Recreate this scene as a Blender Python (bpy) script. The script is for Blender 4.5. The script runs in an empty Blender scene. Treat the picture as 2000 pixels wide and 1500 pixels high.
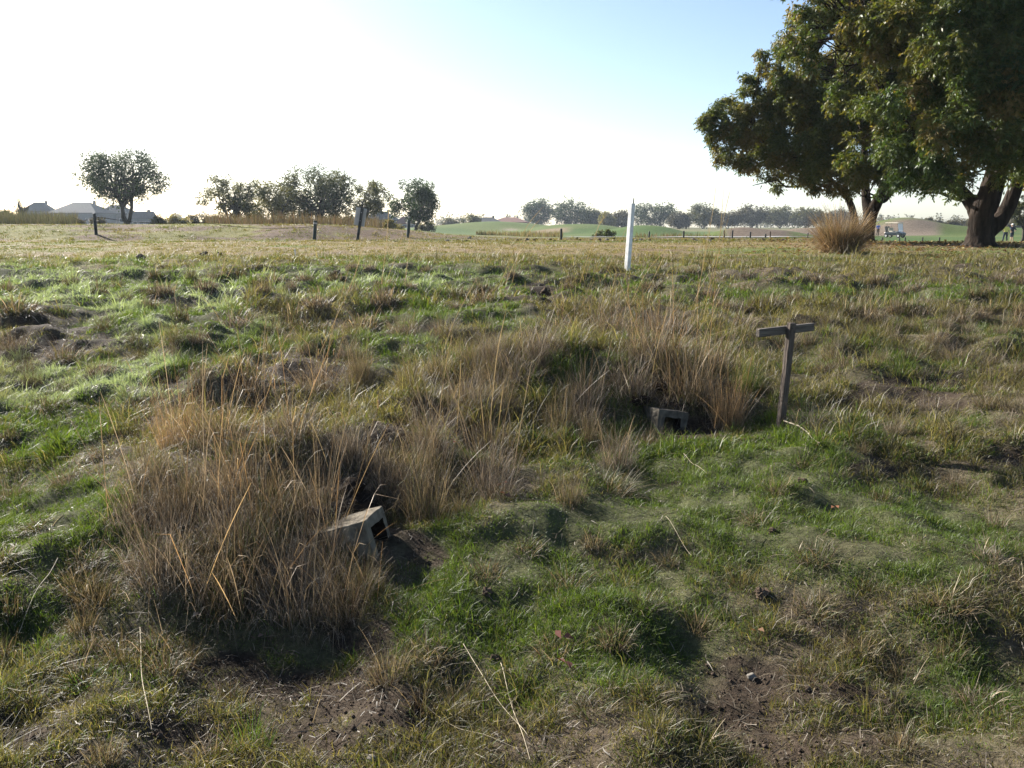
import bpy, bmesh, math, random
import numpy as np
from mathutils import Vector, Matrix

sc = bpy.context.scene
COL = sc.collection
R = math.radians
random.seed(7)
rng = np.random.default_rng(7)

# ------------------------------------------------------------------ camera, sky, sun, exposure
F = 1550.0                      # focal length in pixels of the 2000 px wide photograph
EYE = 1.6
PITCH = R(11.42)
cam_d = bpy.data.cameras.new('camera'); cam = bpy.data.objects.new('camera', cam_d); COL.objects.link(cam)
cam_d.sensor_width = 36; cam_d.lens = 36*F/2000; cam_d.clip_start = .05; cam_d.clip_end = 6000
cam.location = (0, 0, EYE); cam.rotation_euler = (math.pi/2-PITCH, 0, 0)
sc.camera = cam
SUN_AZ, SUN_EL = R(-47), R(26)           # azimuth from the viewing direction, negative to the left
world = bpy.data.worlds.new('World'); sc.world = world; world.use_nodes = True
wn = world.node_tree.nodes; bg = wn['Background']
sky = wn.new('ShaderNodeTexSky'); sky.sky_type = 'NISHITA'; sky.sun_disc = False
sky.sun_elevation = SUN_EL; sky.sun_rotation = SUN_AZ
sky.air_density = .8; sky.dust_density = .8; sky.ozone_density = 1.0
world.node_tree.links.new(sky.outputs[0], bg.inputs[0]); bg.inputs[1].default_value = .05
sun_d = bpy.data.lights.new('sun', 'SUN'); sun = bpy.data.objects.new('sun', sun_d); COL.objects.link(sun)
sun_d.energy = 4.3; sun_d.angle = R(.5); sun_d.color = (1, .945, .86)
sdir = Vector((math.sin(SUN_AZ)*math.cos(SUN_EL), math.cos(SUN_AZ)*math.cos(SUN_EL), math.sin(SUN_EL)))
sun.rotation_euler = sdir.to_track_quat('Z', 'Y').to_euler()
sc.view_settings.view_transform = 'Standard'; sc.view_settings.look = 'None'
sc.view_settings.exposure = 2.12; sc.view_settings.gamma = 1
sc.cycles.max_bounces = 6; sc.cycles.transparent_max_bounces = 4
sc.cycles.diffuse_bounces = 3; sc.cycles.glossy_bounces = 2; sc.cycles.transmission_bounces = 3; sc.cycles.volume_bounces = 0
sc.cycles.use_denoising = True

# ------------------------------------------------------------------ noise and terrain height
def _hash(i, j, s):
    n = (i.astype(np.int64)*374761393 + j.astype(np.int64)*668265263 + s*1442695041) & 0x7fffffff
    n = ((n ^ (n >> 13))*1274126177) & 0x7fffffff
    return ((n ^ (n >> 16)) & 0xffff)/65535.0
def vnoise(x, y, s=0):
    x = np.asarray(x, float); y = np.asarray(y, float)
    i = np.floor(x); j = np.floor(y); fx = x-i; fy = y-j
    fx = fx*fx*fx*(fx*(fx*6-15)+10); fy = fy*fy*fy*(fy*(fy*6-15)+10)
    a = _hash(i, j, s); b = _hash(i+1, j, s); c = _hash(i, j+1, s); d = _hash(i+1, j+1, s)
    return (a*(1-fx)+b*fx)*(1-fy)+(c*(1-fx)+d*fx)*fy
def fbm(x, y, s=0, o=4):
    t = 0; a = .5; n = 0
    for k in range(o):
        t = t+a*vnoise(x, y, s+k*17); n += a
        x = x*2.03+5.1; y = y*2.03+1.7; a *= .5
    return t/n
def sm(a, b, x):
    t = np.clip((np.asarray(x, float)-a)/(b-a), 0, 1); return t*t*(3-2*t)

_d = np.exp(np.linspace(math.log(.3), math.log(4000), 1600))
def _prof(pts):
    p = np.array(pts, float); z = np.interp(np.log(_d), np.log(p[:, 0]), p[:, 1])
    k = np.hanning(31); k /= k.sum()
    return np.convolve(np.pad(z, 15, mode='edge'), k, 'valid')
PC = _prof([(.3,0),(3,0),(5,.07),(8,.27),(12,.54),(15.2,.72),(18,.85),(22,.99),(30,1.04),(38,1.0),(46,.55),(60,0),(100,0),(400,-.4),(4000,-6)])
PR = _prof([(.3,0),(3,0),(5,.07),(8,.27),(12,.54),(15.2,.72),(18,.85),(22,.99),(26.5,1.0),(31,.84),(40,.2),(60,-.2),(100,-.14),(400,-.4),(4000,-6)])
GAUSS = []      # x, y, rx, ry, height, power
def base_height(x, y):
    x = np.asarray(x, float); y = np.asarray(y, float)
    r = np.maximum(y, .3); l = np.log(r)
    u = x/np.maximum(y, 1.0)
    w = sm(.36, .50, u)
    z = np.interp(l, np.log(_d), PC)*(1-w)+np.interp(l, np.log(_d), PR)*w
    n1 = (fbm(x*.25, y*.25, 90, 2)-.5)*2
    z = z + .55*sm(27.5, 31.5, y+1.2*n1)*(1-sm(95, 150, y))*(1-sm(-7.5, .8, x*30/np.maximum(y, 25)+1.0*n1))
    return z
def H(x, y, fine=True):
    x = np.asarray(x, float); y = np.asarray(y, float)
    z = base_height(x, y)
    for gx, gy, rx, ry, h, p in GAUSS:
        q = ((x-gx)/rx)**2+((y-gy)/ry)**2
        z = z+h*np.exp(-np.minimum(q, 40)**p)
    near = 1-sm(14, 19, y)
    z = z+near*((.19+.10*sm(5, 9, y))*(fbm(x*1.15, y*1.15, 3, 2)-.5)+(.14+.06*sm(5, 9, y))*(fbm(x*2.3, y*2.3, 8, 2)-.5)+.045*(fbm(x*5.5, y*5.5, 14, 2)-.5))
    z = z+(1-near)*(1-sm(60, 90, y))*.05*(fbm(x*.5, y*.5, 12, 3)-.5)
    if fine: z = z+(1-sm(6, 12, y))*(.02*(fbm(x*11, y*11, 21, 3)-.5))
    return z
sp, cp = math.sin(PITCH), math.cos(PITCH)
def project(x, y, z):
    dep = np.maximum(y*cp-(z-EYE)*sp, .05); v = y*sp+(z-EYE)*cp
    return 1000+F*x/dep, 750-F*v/dep, dep
def spot(px, y):
    """world point on the ground at depth y under photo column px"""
    x = (px-1000)/F*y
    for _ in range(4):
        z = float(H(x, y)); x = (px-1000)/F*(y*cp-(z-EYE)*sp)
    return x, y, float(H(x, y))
def ground(px, py):
    """walk the viewing ray until it meets the ground"""
    a = (px-1000)/F; b = (750-py)/F
    dx, dy, dz = a, cp+b*sp, -sp+b*cp
    t = np.exp(np.linspace(math.log(1.2), math.log(300), 4000))
    g = (EYE+t*dz)-H(t*dx, t*dy, False)
    k = int(np.argmax(g < 0)) if (g < 0).any() else len(t)-1
    t = t[k]; return t*dx, t*dy, float(H(t*dx, t*dy))
def flat(px, py, it=8):
    y = 5.0
    a = (px-1000)/F; b = (750-py)/F; dx, dy, dz = a, cp+b*sp, -sp+b*cp
    t = np.exp(np.linspace(math.log(1.2), math.log(300), 4000)); g = (EYE+t*dz)-base_height(t*dx, t*dy)
    k = int(np.argmax(g < 0)) if (g < 0).any() else len(t)-1
    return t[k]*dx, t[k]*dy
def bump(px, py, rx, ry, h, p=1.0):
    x, y = flat(px, py); GAUSS.append((x, y, rx, ry, h, p))
# burrow mounds, hollows and spoil
GAUSS.append((-1.6, 4.4, .85, .9, .24, 1.0)); GAUSS.append((-1.0, 4.7, .6, .55, .12, 1)); GAUSS.append((-.35, 5.6, .8, .5, .13, 1))
GAUSS.append((-.55, 4.05, .35, .28, -.10, 1))
GAUSS.append((.55, 6.9, .95, .75, .26, 1.2)); GAUSS.append((1.2, 7.1, .6, .7, .22, 1.2)); GAUSS.append((-.1, 6.6, .8, .6, .12, 1))
GAUSS.append((-2.1, 6.35, 1.1, .42, -.30, 1.4)); GAUSS.append((-1.5, 7.15, .9, .4, -.24, 1.4)); GAUSS.append((-2.3, 7.3, 1.0, .35, .10, 1))
GAUSS.append((1.32, 5.95, .35, .25, -.08, 1))
GAUSS.append((-.9, 2.75, .5, .35, -.06, 1)); GAUSS.append((-.55, 8.7, .8, .35, -.10, 1)); GAUSS.append((3.0, 6.6, .5, .3, -.07, 1))
for q in [(200,600,.7,.4,-.08), (60,650,.5,.3,-.09), (800,645,.7,.35,-.09), (1690,790,.35,.22,-.09), (1780,750,.9,.4,-.05), (1870,830,.8,.3,-.05)]: bump(*q)
# far mounds of the course
def hill(px, d, rx, ry, ztop):
    x = (px-1000)/F*d*cp; GAUSS.append((x, d, rx, ry, ztop-float(base_height(x, d)), 1.3))
hill(1130, 140, 10, 14, 1.55); hill(1015, 170, 14, 12, 1.1); hill(1262, 118, 5.5, 8, 1.35); hill(900, 165, 16, 14, 1.1)
hill(1500, 84, 5.0, 4.0, .98); hill(1420, 86, 3.0, 3, .55); hill(1590, 100, 6, 4, 1.1)
hill(1830, 128, 10.5, 7, 1.35); hill(1745, 130, 6, 6, 1.3); hill(1960, 150, 10, 8, .9)

# ------------------------------------------------------------------ helpers
def tag(o, label=None, cat=None, group=None, kind=None):
    if label: o['label'] = label
    if cat: o['category'] = cat
    if group: o['group'] = group
    if kind: o['kind'] = kind
    return o
def link(name, me, mat=None, parent=None):
    o = bpy.data.objects.new(name, me); COL.objects.link(o)
    if mat and not me.materials: me.materials.append(mat)
    if parent: o.parent = parent
    return o
def empty(name, loc, label, cat, group=None, rz=0, rot=None):
    o = bpy.data.objects.new(name, None); COL.objects.link(o); o.empty_display_size = .1
    o.location = loc; o.rotation_euler = rot or (0, 0, rz)
    return tag(o, label, cat, group)
def copy_tree(o, parent=None):
    c = o.copy(); COL.objects.link(c)
    if parent: c.parent = parent
    for ch in [k for k in bpy.data.objects if k.parent == o]: copy_tree(ch, c)
    return c
def raw_mesh(name, co, quads, col=None, smooth=False):
    co = np.asarray(co, np.float32).reshape(-1, 3); quads = np.asarray(quads, np.int32)
    me = bpy.data.meshes.new(name); k = quads.shape[1]
    me.vertices.add(len(co)); me.vertices.foreach_set('co', co.ravel())
    me.loops.add(quads.size); me.loops.foreach_set('vertex_index', quads.ravel())
    me.polygons.add(len(quads)); me.polygons.foreach_set('loop_start', np.arange(0, quads.size, k, dtype=np.int32))
    if smooth: me.polygons.foreach_set('use_smooth', np.ones(len(quads), bool))
    if col is not None:
        at = me.color_attributes.new('tint', 'FLOAT_COLOR', 'POINT')
        c = np.ones((len(co), 4), np.float32); c[:, :3] = col; at.data.foreach_set('color', c.ravel())
    me.update(calc_edges=True); me.validate(); return me
def ribbons(pts, wid, side, col):
    """pts N,K,3; wid N,K; side N,3; col N,3 or N,K,3 -> arrays for one mesh of thin strips"""
    N, K, _ = pts.shape
    off = side[:, None, :]*wid[:, :, None]*.5
    co = np.stack([pts-off, pts+off], 2).reshape(-1, 3)
    b = (np.arange(N)*K*2)[:, None]; k = (np.arange(K-1)*2)[None, :]
    a = (b+k).ravel(); quads = np.stack([a, a+1, a+3, a+2], 1)
    if col.ndim == 2: col = np.repeat(col[:, None, :], K, 1)
    c = np.repeat(col, 2, 1).reshape(-1, 3)
    return co, quads, c
def join(parts):
    co, q, c = [], [], []; n = 0
    for a, b, d in parts:
        co.append(a); q.append(b+n); c.append(d); n += len(a)
    return np.concatenate(co), np.concatenate(q), np.concatenate(c)
def box(bm, c, s, rot=None):
    m = Matrix.Translation(Vector(c))
    if rot is not None: m = m @ rot
    m = m @ Matrix.Diagonal((*s, 1))
    return bmesh.ops.create_cube(bm, size=1, matrix=m)['verts']
def bm_obj(name, bm, mat, parent=None, bevel=0, seg=2, smooth=False):
    me = bpy.data.meshes.new(name)
    if smooth:
        for f in bm.faces: f.smooth = True
    bm.to_mesh(me); bm.free()
    o = link(name, me, mat, parent)
    if bevel:
        b = o.modifiers.new('b', 'BEVEL'); b.width = bevel; b.segments = seg; b.limit_method = 'ANGLE'
    return o
def tube_arrays(path, rad, n=8):
    path = np.asarray(path, float); K = len(path)
    t = np.gradient(path, axis=0); t /= np.linalg.norm(t, axis=1)[:, None]+1e-9
    up = np.array([0, 0, 1.0]) if abs(t[0, 2]) < .9 else np.array([1.0, 0, 0])
    co = []
    for i in range(K):
        a = np.cross(t[i], up); a /= np.linalg.norm(a)+1e-9; b = np.cross(t[i], a); up = -b if False else up
        ang = np.linspace(0, 2*math.pi, n, endpoint=False)
        co.append(path[i]+rad[i]*(np.cos(ang)[:, None]*a+np.sin(ang)[:, None]*b))
    co = np.concatenate(co); q = []
    for i in range(K-1):
        for j in range(n):
            q.append((i*n+j, i*n+(j+1) % n, (i+1)*n+(j+1) % n, (i+1)*n+j))
    return co, np.array(q), np.ones((len(co), 3))
def tubes_mesh(name, tubes, n=8):
    co, q, c = join([tube_arrays(p, r, n) for p, r in tubes]); return raw_mesh(name, co, q, None, True)
def curve_path(a, b, k=6, sag=0., wob=.0, rs=random):
    a = np.array(a, float); b = np.array(b, float); s = np.linspace(0, 1, k)[:, None]
    p = a*(1-s)+b*s; p[:, 2] += sag*np.sin(math.pi*s[:, 0])
    L = np.linalg.norm(b-a)
    for i in range(1, k-1): p[i] += np.array([rs.gauss(0, 1), rs.gauss(0, 1), rs.gauss(0, .6)])*wob*L
    return p

# ------------------------------------------------------------------ materials
def mat(name, rough=.8, spec=.3):
    m = bpy.data.materials.new(name); m.use_nodes = True
    p = m.node_tree.nodes['Principled BSDF']; p.inputs['Roughness'].default_value = rough
    p.inputs['Specular IOR Level'].default_value = spec
    return m, m.node_tree.nodes, m.node_tree.links, p
def noisy(name, c1, c2, scale=8, rough=.8, spec=.3, bump_=0, detail=6, stretch=None):
    m, n, l, p = mat(name, rough, spec)
    tc = n.new('ShaderNodeTexCoord'); no = n.new('ShaderNodeTexNoise'); no.inputs['Scale'].default_value = scale; no.inputs['Detail'].default_value = detail
    src = tc.outputs['Object']
    if stretch:
        mp = n.new('ShaderNodeMapping'); mp.inputs['Scale'].default_value = stretch; l.new(src, mp.inputs[0]); src = mp.outputs[0]
    l.new(src, no.inputs['Vector'])
    r = n.new('ShaderNodeValToRGB'); r.color_ramp.elements[0].color = (*c1, 1); r.color_ramp.elements[1].color = (*c2, 1)
    r.color_ramp.elements[0].position = .3; r.color_ramp.elements[1].position = .7
    l.new(no.outputs['Fac'], r.inputs[0]); l.new(r.outputs[0], p.inputs['Base Color'])
    if bump_:
        b = n.new('ShaderNodeBump'); b.inputs['Strength'].default_value = bump_; b.inputs['Distance'].default_value = .02 if 'bark' not in name else .09
        l.new(no.outputs['Fac'], b.inputs['Height']); l.new(b.outputs[0], p.inputs['Normal'])
    return m
def leafy(name, trans=.4, rough=.45, spec=.35, warm=(1.25, 1.2, .7)):
    m, n, l, p = mat(name, rough, spec)
    a = n.new('ShaderNodeAttribute'); a.attribute_name = 'tint'
    l.new(a.outputs['Color'], p.inputs['Base Color'])
    mu = n.new('ShaderNodeMix'); mu.data_type = 'RGBA'; mu.blend_type = 'MULTIPLY'; mu.inputs[0].default_value = 1
    l.new(a.outputs['Color'], mu.inputs[6]); mu.inputs[7].default_value = (*warm, 1)
    t = n.new('ShaderNodeBsdfTranslucent'); l.new(mu.outputs[2], t.inputs[0])
    mx = n.new('ShaderNodeMixShader'); mx.inputs[0].default_value = trans
    l.new(p.outputs[0], mx.inputs[1]); l.new(t.outputs[0], mx.inputs[2])
    l.new(mx.outputs[0], n['Material Output'].inputs[0]); return m
M = {}
M['grass'] = leafy('grass_blades', .42, .50, .32, (1.32, 1.36, .5))
M['straw'] = leafy('dry_blades', .32, .55, .3, (1.2, 1.05, .8))
M['leaf'] = leafy('tree_leaves', .34, .52, .28, (1.4, 1.4, .45))
M['farleaf'] = leafy('far_leaves', .30, .6, .2, (1.2, 1.2, .6))
M['bark'] = noisy('bark', (.010, .008, .007), (.045, .035, .028), 11, 1, .05, 1.0, 10, (1, 1, .22))
M['farbark'] = noisy('far_bark', (.03, .026, .022), (.07, .058, .048), 3, .95, .1)
M['concrete'] = noisy('concrete', (.075, .064, .048), (.20, .172, .128), 16, .95, .15, .6, 9)
M['concretedark'] = noisy('shaded_concrete', (.045, .040, .033), (.13, .115, .092), 18, .95, .1, .7, 9)  # darker copy of concrete: the rear block's shade put into its colour
M['soil'] = noisy('soil', (.035, .026, .02), (.11, .08, .058), 26, 1, .05, 1.0, 9)
M['soildark_hole_shade'] = noisy('packed_soil_hole_shade', (.012, .009, .007), (.035, .026, .02), 20, 1, .05, .8)
M['wood'] = noisy('weathered_wood', (.045, .036, .030), (.125, .10, .082), 14, .9, .15, .5, 8, (7, 7, .6))
M['woodbar'] = noisy('weathered_wood_bar', (.05, .043, .038), (.14, .12, .10), 14, .9, .15, .5, 8, (.6, 7, 7))
M['white'] = noisy('white_paint', (.50, .49, .45), (.80, .80, .78), 9, .6, .3, .1)
M['dark'] = noisy('dark_plastic', (.016, .020, .020), (.035, .040, .040), 6, .6, .3)
M['greenpost'] = noisy('dark_green_paint', (.015, .026, .024), (.03, .045, .04), 6, .5, .4)
M['greypale'] = noisy('pale_grey', (.34, .34, .33), (.45, .45, .43), 5, .7, .3)
M['stone'] = noisy('stone', (.09, .083, .072), (.21, .19, .16), 16, .9, .2, .5)
M['whitestone'] = noisy('white_stone', (.36, .35, .32), (.52, .5, .46), 16, .9, .2, .3)
M['asphalt'] = noisy('path_concrete', (.20, .20, .19), (.30, .295, .28), 1.2, .9, .2)

# ------------------------------------------------------------------ ground
def ell(px, py, cx, cy, rx, ry, soft=.45):
    q = np.sqrt(((px-cx)/rx)**2+((py-cy)/ry)**2); return 1-sm(1-soft, 1+soft, q)
GREEN = [(1400,930,260,70,1), (1700,1060,330,90,1), (1500,990,260,70,.8), (1130,1260,260,110,.8), (930,1090,180,60,.9), (980,1170,240,90,.8), (1560,870,120,50,.9),
         (1330,1180,140,90,.5), (1880,1330,130,80,.8), (1850,1220,160,50,.6), (150,560,330,45,1), (330,650,240,60,.8), (250,740,160,60,.8), (100,830,140,60,.7), (760,680,140,30,.9),
         (700,545,200,30,1), (1000,550,240,30,.7), (1250,555,140,25,.7), (840,610,200,30,.6), (90,1020,140,90,.8), (220,1130,160,90,.7), (300,1230,260,90,.6), (600,1250,220,70,.7),
         (1750,690,260,60,.45), (1800,850,200,50,.4), (1850,960,180,50,.5), (1150,1020,200,50,.5), (1020,900,160,40,.5), (1500,570,230,22,.7), (1800,575,250,20,.7), (1400,590,120,20,.6), (1150,850,120,40,.8), (1250,920,160,40,.7), (1120,740,90,40,.7), (930,620,140,30,.7), (1900,640,200,30,.4), (1720,850,90,30,.8), (60,1230,130,80,.6), (1000,1330,160,60,.5)]
BARE = [(720,1240,80,70,.9), (560,1320,180,38,.9), (720,1380,110,55,.9), (660,1440,160,50,.7), (790,1075,52,38,.9), (420,1300,120,40,.7), (1420,1330,130,70,.7), (1600,1420,180,90,.7), (250,1430,260,60,.6),
        (1780,765,130,34,.8), (1660,790,50,18,1), (1700,915,80,26,.9), (1690,830,70,16,.6), (50,660,150,55,.8), (150,610,110,22,.5), (560,730,130,45,.8), (320,790,90,40,.8), (1010,740,60,25,.5),
        (1330,840,60,30,1), (1060,580,60,22,.8), (680,990,70,40,1), (1290,770,60,25,.9), (780,850,50,40,.6), (1060,915,70,18,.4), (1890,740,90,24,.6), (1960,880,70,20,.6), (1300,940,90,25,.4), (70,1440,160,60,.6)]
def cover(x, y, z):
    px, py, _ = project(x, y, z)
    px = px+70*(fbm(x*2.5, y*2.5, 40, 3)-.5)*2; py = py+26*(fbm(x*2.5, y*2.5, 50, 3)-.5)*2
    g = np.zeros_like(x); b = np.zeros_like(x)
    for cx, cy, rx, ry, w in GREEN: g = np.maximum(g, w*ell(px, py, cx, cy, rx, ry))
    for cx, cy, rx, ry, w in BARE: b = np.maximum(b, w*ell(px, py, cx, cy, rx, ry, .35))
    n = fbm(x*1.3, y*1.3, 60, 4)
    g = np.clip(g*(.7+.9*n)+1.1*(n-.48), 0, 1)
    b = b*.9+1.2*np.clip(fbm(x*1.9, y*1.9, 70, 4)-.65, 0, 1)
    b = sm(.28, .82, b+1.0*(fbm(x*4.5, y*4.5, 66, 3)-.5)+.5*(fbm(x*16, y*16, 67, 2)-.5))*np.where(b > .02, 1, .3)
    return g, b
def lerp(a, b, t): return a*(1-t[..., None])+np.array(b)*t[..., None]
def build_ground():
    ys = np.concatenate([[-60, -30, -12, -5, -2, -.6, .1], np.exp(np.linspace(math.log(.6), math.log(26), 640)), np.linspace(26.15, 50, 130), np.exp(np.linspace(math.log(50.6), math.log(900), 200))])
    t = np.linspace(-1, 1, 560); t = 1.15*t*(.55+.45*t*t)
    s = np.where(ys > 0, ys+1.2, 1.2-ys*.8)
    X = t[None, :]*s[:, None]*1.25; Y = np.repeat(ys[:, None], len(t), 1)
    Z = H(X, Y)
    x, y, z = X.ravel(), Y.ravel(), Z.ravel()
    g, b = cover(x, y, z)
    px, py, dep = project(x, y, z)
    c = np.zeros((len(x), 3))+np.array((.080, .062, .043))
    c = lerp(c, (.060, .068, .028), g*.8)
    c = lerp(c, (.042, .031, .022), b)
    # short cropped field beyond the rough
    n = fbm(x*.35, y*.5, 5, 4); n2 = fbm(x*1.4, y*2.0, 6, 4); n3 = fbm(x*.12, y*.3, 7, 3)
    lawn = np.zeros_like(c)+np.array((.150, .118, .050))
    lawn = lerp(lawn, (.105, .125, .040), sm(.45, .62, n))
    lawn = lerp(lawn, (.130, .088, .058), sm(.52, .66, n2)*.8)
    lawn = lerp(lawn, (.19, .14, .075), sm(.5, .7, n3)*.5)
    c = lerp(c, (0, 0, 0), np.zeros_like(x))*(1-sm(14.5, 18.5, y+2*(n-.5)*4))[:, None]+lawn*sm(14.5, 18.5, y+2*(n-.5)*4)[:, None]
    # right side under the big trees: fallen-leaf brown
    c = lerp(c, (.125, .085, .05), sm(.36, .44, x/np.maximum(y, 1))*sm(19.5, 22.5, y)*(1-sm(31, 38, y))*.85)
    # bank and lip
    left = 1-sm(-6, 1.5, x*30/np.maximum(y, 25))
    nb = fbm(x*.5, y*.9, 31, 4)
    bank = np.zeros_like(c)+np.array((.14, .13, .045)); bank = lerp(bank, (.115, .080, .058), sm(.44, .56, nb+.12*sm(-14, -7, x)))
    w = left*sm(26.5, 28, y)*(1-sm(32, 34, y)); c = c*(1-w)[:, None]+bank*w[:, None]
    lip = (1-left)*sm(27.5, 29, y+2*(nb-.5))*(1-sm(33, 34, y)); c = lerp(c, (.105, .076, .055), lip*.9)
    # course turf
    far = sm(33, 36, y)
    tn = fbm(x*.06, y*.08, 33, 3)
    turf = np.zeros_like(c)+np.array((.046, .080, .020)); turf = lerp(turf, (.075, .098, .028), sm(.4, .65, tn))
    turf = lerp(turf, (.13, .12, .05), left*(1-sm(100, 160, y))*.6)
    c = c*(1-far)[:, None]+turf*far[:, None]
    rough_ = sm(160, 230, y); c = lerp(c, (.11, .105, .05), rough_)
    # sand, brown mounds
    def zone(px0, px1, d0, d1, colr, soft=16):
        m = sm(px0-soft, px0+soft, px)*(1-sm(px1-soft, px1+soft, px))*sm(d0-1, d0+1, y)*(1-sm(d1-1, d1+1, y)); return m, colr
    for args in [(1415, 1545, 78, 92, (.105, .080, .06)), (1530, 1660, 92, 108, (.135, .105, .078)), (1690, 1835, 118, 127.5, (.15, .118, .088)), (1040, 1110, 124, 131, (.17, .13, .08)),
                 (985, 1010, 150, 156, (.17, .15, .10)), (1300, 1420, 44, 62, (.12, .12, .05))]:
        m, cc = zone(*args); c = lerp(c, cc, m)
    nx = len(t); i = np.arange((len(ys)-1)*(nx-1)); r_, k = i//(nx-1), i % (nx-1); a = r_*nx+k
    me = raw_mesh('ground', np.stack([x, y, z], 1), np.stack([a, a+1, a+nx+1, a+nx], 1), c, True)
    m, nn, l, p = mat('ground_soil', 1.0, .1)
    at = nn.new('ShaderNodeAttribute'); at.attribute_name = 'tint'
    tc = nn.new('ShaderNodeTexCoord'); n1 = nn.new('ShaderNodeTexNoise'); n1.inputs['Scale'].default_value = 38; n1.inputs['Detail'].default_value = 10; n1.inputs['Roughness'].default_value = .7
    n2 = nn.new('ShaderNodeTexNoise'); n2.inputs['Scale'].default_value = 3.2; n2.inputs['Detail'].default_value = 8; n2.inputs['Roughness'].default_value = .75
    l.new(tc.outputs['Object'], n1.inputs['Vector']); l.new(tc.outputs['Object'], n2.inputs['Vector'])
    mr = nn.new('ShaderNodeMapRange'); mr.inputs['From Min'].default_value = .3; mr.inputs['From Max'].default_value = .7; mr.inputs['To Min'].default_value = .45; mr.inputs['To Max'].default_value = 1.55
    mr2 = nn.new('ShaderNodeMapRange'); mr2.inputs['From Min'].default_value = .3; mr2.inputs['From Max'].default_value = .7; mr2.inputs['To Min'].default_value = .6; mr2.inputs['To Max'].default_value = 1.4
    l.new(n1.outputs['Fac'], mr.inputs['Value']); l.new(n2.outputs['Fac'], mr2.inputs['Value'])
    mm = nn.new('ShaderNodeMath'); mm.operation = 'MULTIPLY'; l.new(mr.outputs[0], mm.inputs[0]); l.new(mr2.outputs[0], mm.inputs[1])
    vm = nn.new('ShaderNodeVectorMath'); vm.operation = 'SCALE'; l.new(at.outputs['Color'], vm.inputs[0]); l.new(mm.outputs[0], vm.inputs['Scale'])
    l.new(vm.outputs[0], p.inputs['Base Color'])
    bu = nn.new('ShaderNodeBump'); bu.inputs['Strength'].default_value = .9; bu.inputs['Distance'].default_value = .02
    l.new(n1.outputs['Fac'], bu.inputs['Height']); l.new(bu.outputs[0], p.inputs['Normal'])
    tag(link('ground', me, m), 'rough grassy ground with bare brown soil patches', None, None, 'structure')
build_ground()
def strip(name, pts, halfw, lift, m):
    """a path laid on the ground: centre points (x, y), half width across y"""
    pts = np.array(pts, float); s = np.linspace(0, len(pts)-1, 160)
    cx = np.interp(s, np.arange(len(pts)), pts[:, 0]); cy = np.interp(s, np.arange(len(pts)), pts[:, 1])
    k = np.hanning(25); k /= k.sum(); cy = np.convolve(np.pad(cy, 12, mode='edge'), k, 'valid')
    tx, ty = np.gradient(cx), np.gradient(cy); L = np.hypot(tx, ty); nx, ny = -ty/L, tx/L
    rows = []
    for w in np.linspace(-halfw, halfw, 7):
        X, Y = cx+nx*w, cy+ny*w; rows.append(np.stack([X, Y, H(X, Y)+lift], 1))
    co = np.stack(rows, 1).reshape(-1, 3); i = np.arange(159*6); a = (i//6)*7+i % 6
    me = raw_mesh(name, co, np.stack([a, a+7, a+8, a+1], 1), None, True)
    return tag(link(name, me, m), kind='structure')
tag(strip('cart_path', [(-60, 46), (-40, 43), (-26, 42), (-19, 45), (-14, 52), (-8, 62)], 1.6, .03, M['asphalt']), 'grey cart path on the raised ground at the left')
tag(strip('cart_path', [(2.5, 37.5), (5, 35.6), (8, 35.2), (11, 35.6), (14, 37.5), (17, 42)], 1.1, .03, M['asphalt']), 'pale cart path behind the low brown lip')

# ------------------------------------------------------------------ trees
def leaf_cloud(cent, rad, n, size, asp, cols, droop=.35, spray=6, seed=0, flat_=1.0):
    """leaf sprays spread through clumps: cent K,3; rad K; n leaves in all"""
    g = np.random.default_rng(seed); cent = np.asarray(cent, float); rad = np.asarray(rad, float)
    w = rad**2.3; ns = max(1, n//spray); ci = g.choice(len(cent), ns, p=w/w.sum())
    v = g.normal(size=(ns, 3)); v /= np.linalg.norm(v, axis=1)[:, None]
    r = g.random(ns)**.42
    c = cent[ci]+v*(r*rad[ci])[:, None]*np.array([1, 1, flat_])
    # a spray: leaflets along a short hanging twig
    td = v*.8+g.normal(size=(ns, 3))*.5+np.array([0, 0, -droop]); td /= np.linalg.norm(td, axis=1)[:, None]
    c = np.repeat(c, spray, 0); td = np.repeat(td, spray, 0); k = np.tile(np.arange(spray), ns)
    m = len(c)
    a = np.cross(td, np.array([0, 0, 1.0])+g.normal(size=(m, 3))*.3); a /= np.linalg.norm(a, axis=1)[:, None]+1e-9
    sgn = np.where(k % 2, 1., -1.)[:, None]
    c = c+td*(k/spray-.3)[:, None]*size*2.2
    d = a*sgn*.8+td*.6+np.array([0, 0, -droop*.9])+g.normal(size=(m, 3))*.35; d /= np.linalg.norm(d, axis=1)[:, None]
    s = np.cross(d, g.normal(size=(m, 3))*.7+np.array([0, 0, 1.])); s /= np.linalg.norm(s, axis=1)[:, None]+1e-9
    L = size*g.uniform(.6, 1.25, m)[:, None]; W = L*asp
    co = np.stack([c, c+d*L*.45+s*W*.5, c+d*L, c+d*L*.45-s*W*.5], 1).reshape(-1, 3)
    q = np.arange(m*4).reshape(-1, 4)
    cols = np.array(cols); kk = len(cols)
    f = np.repeat(np.clip(g.normal(.5, .28, len(cent))[ci]+g.normal(0, .16, ns), 0, .999), spray)*(kk-1)
    i = f.astype(int); t = (f-i)[:, None]; col = cols[i]*(1-t)+cols[np.minimum(i+1, kk-1)]*t
    col = col*g.uniform(.75, 1.25, m)[:, None]
    return co, q, np.repeat(col, 4, 0)
GRN = [(.016, .035, .012), (.028, .050, .016), (.050, .070, .022)]
OLV = [(.046, .054, .022), (.085, .086, .032), (.125, .11, .038)]
YEL = [(.10, .10, .03), (.17, .145, .04), (.24, .19, .045)]
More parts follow.
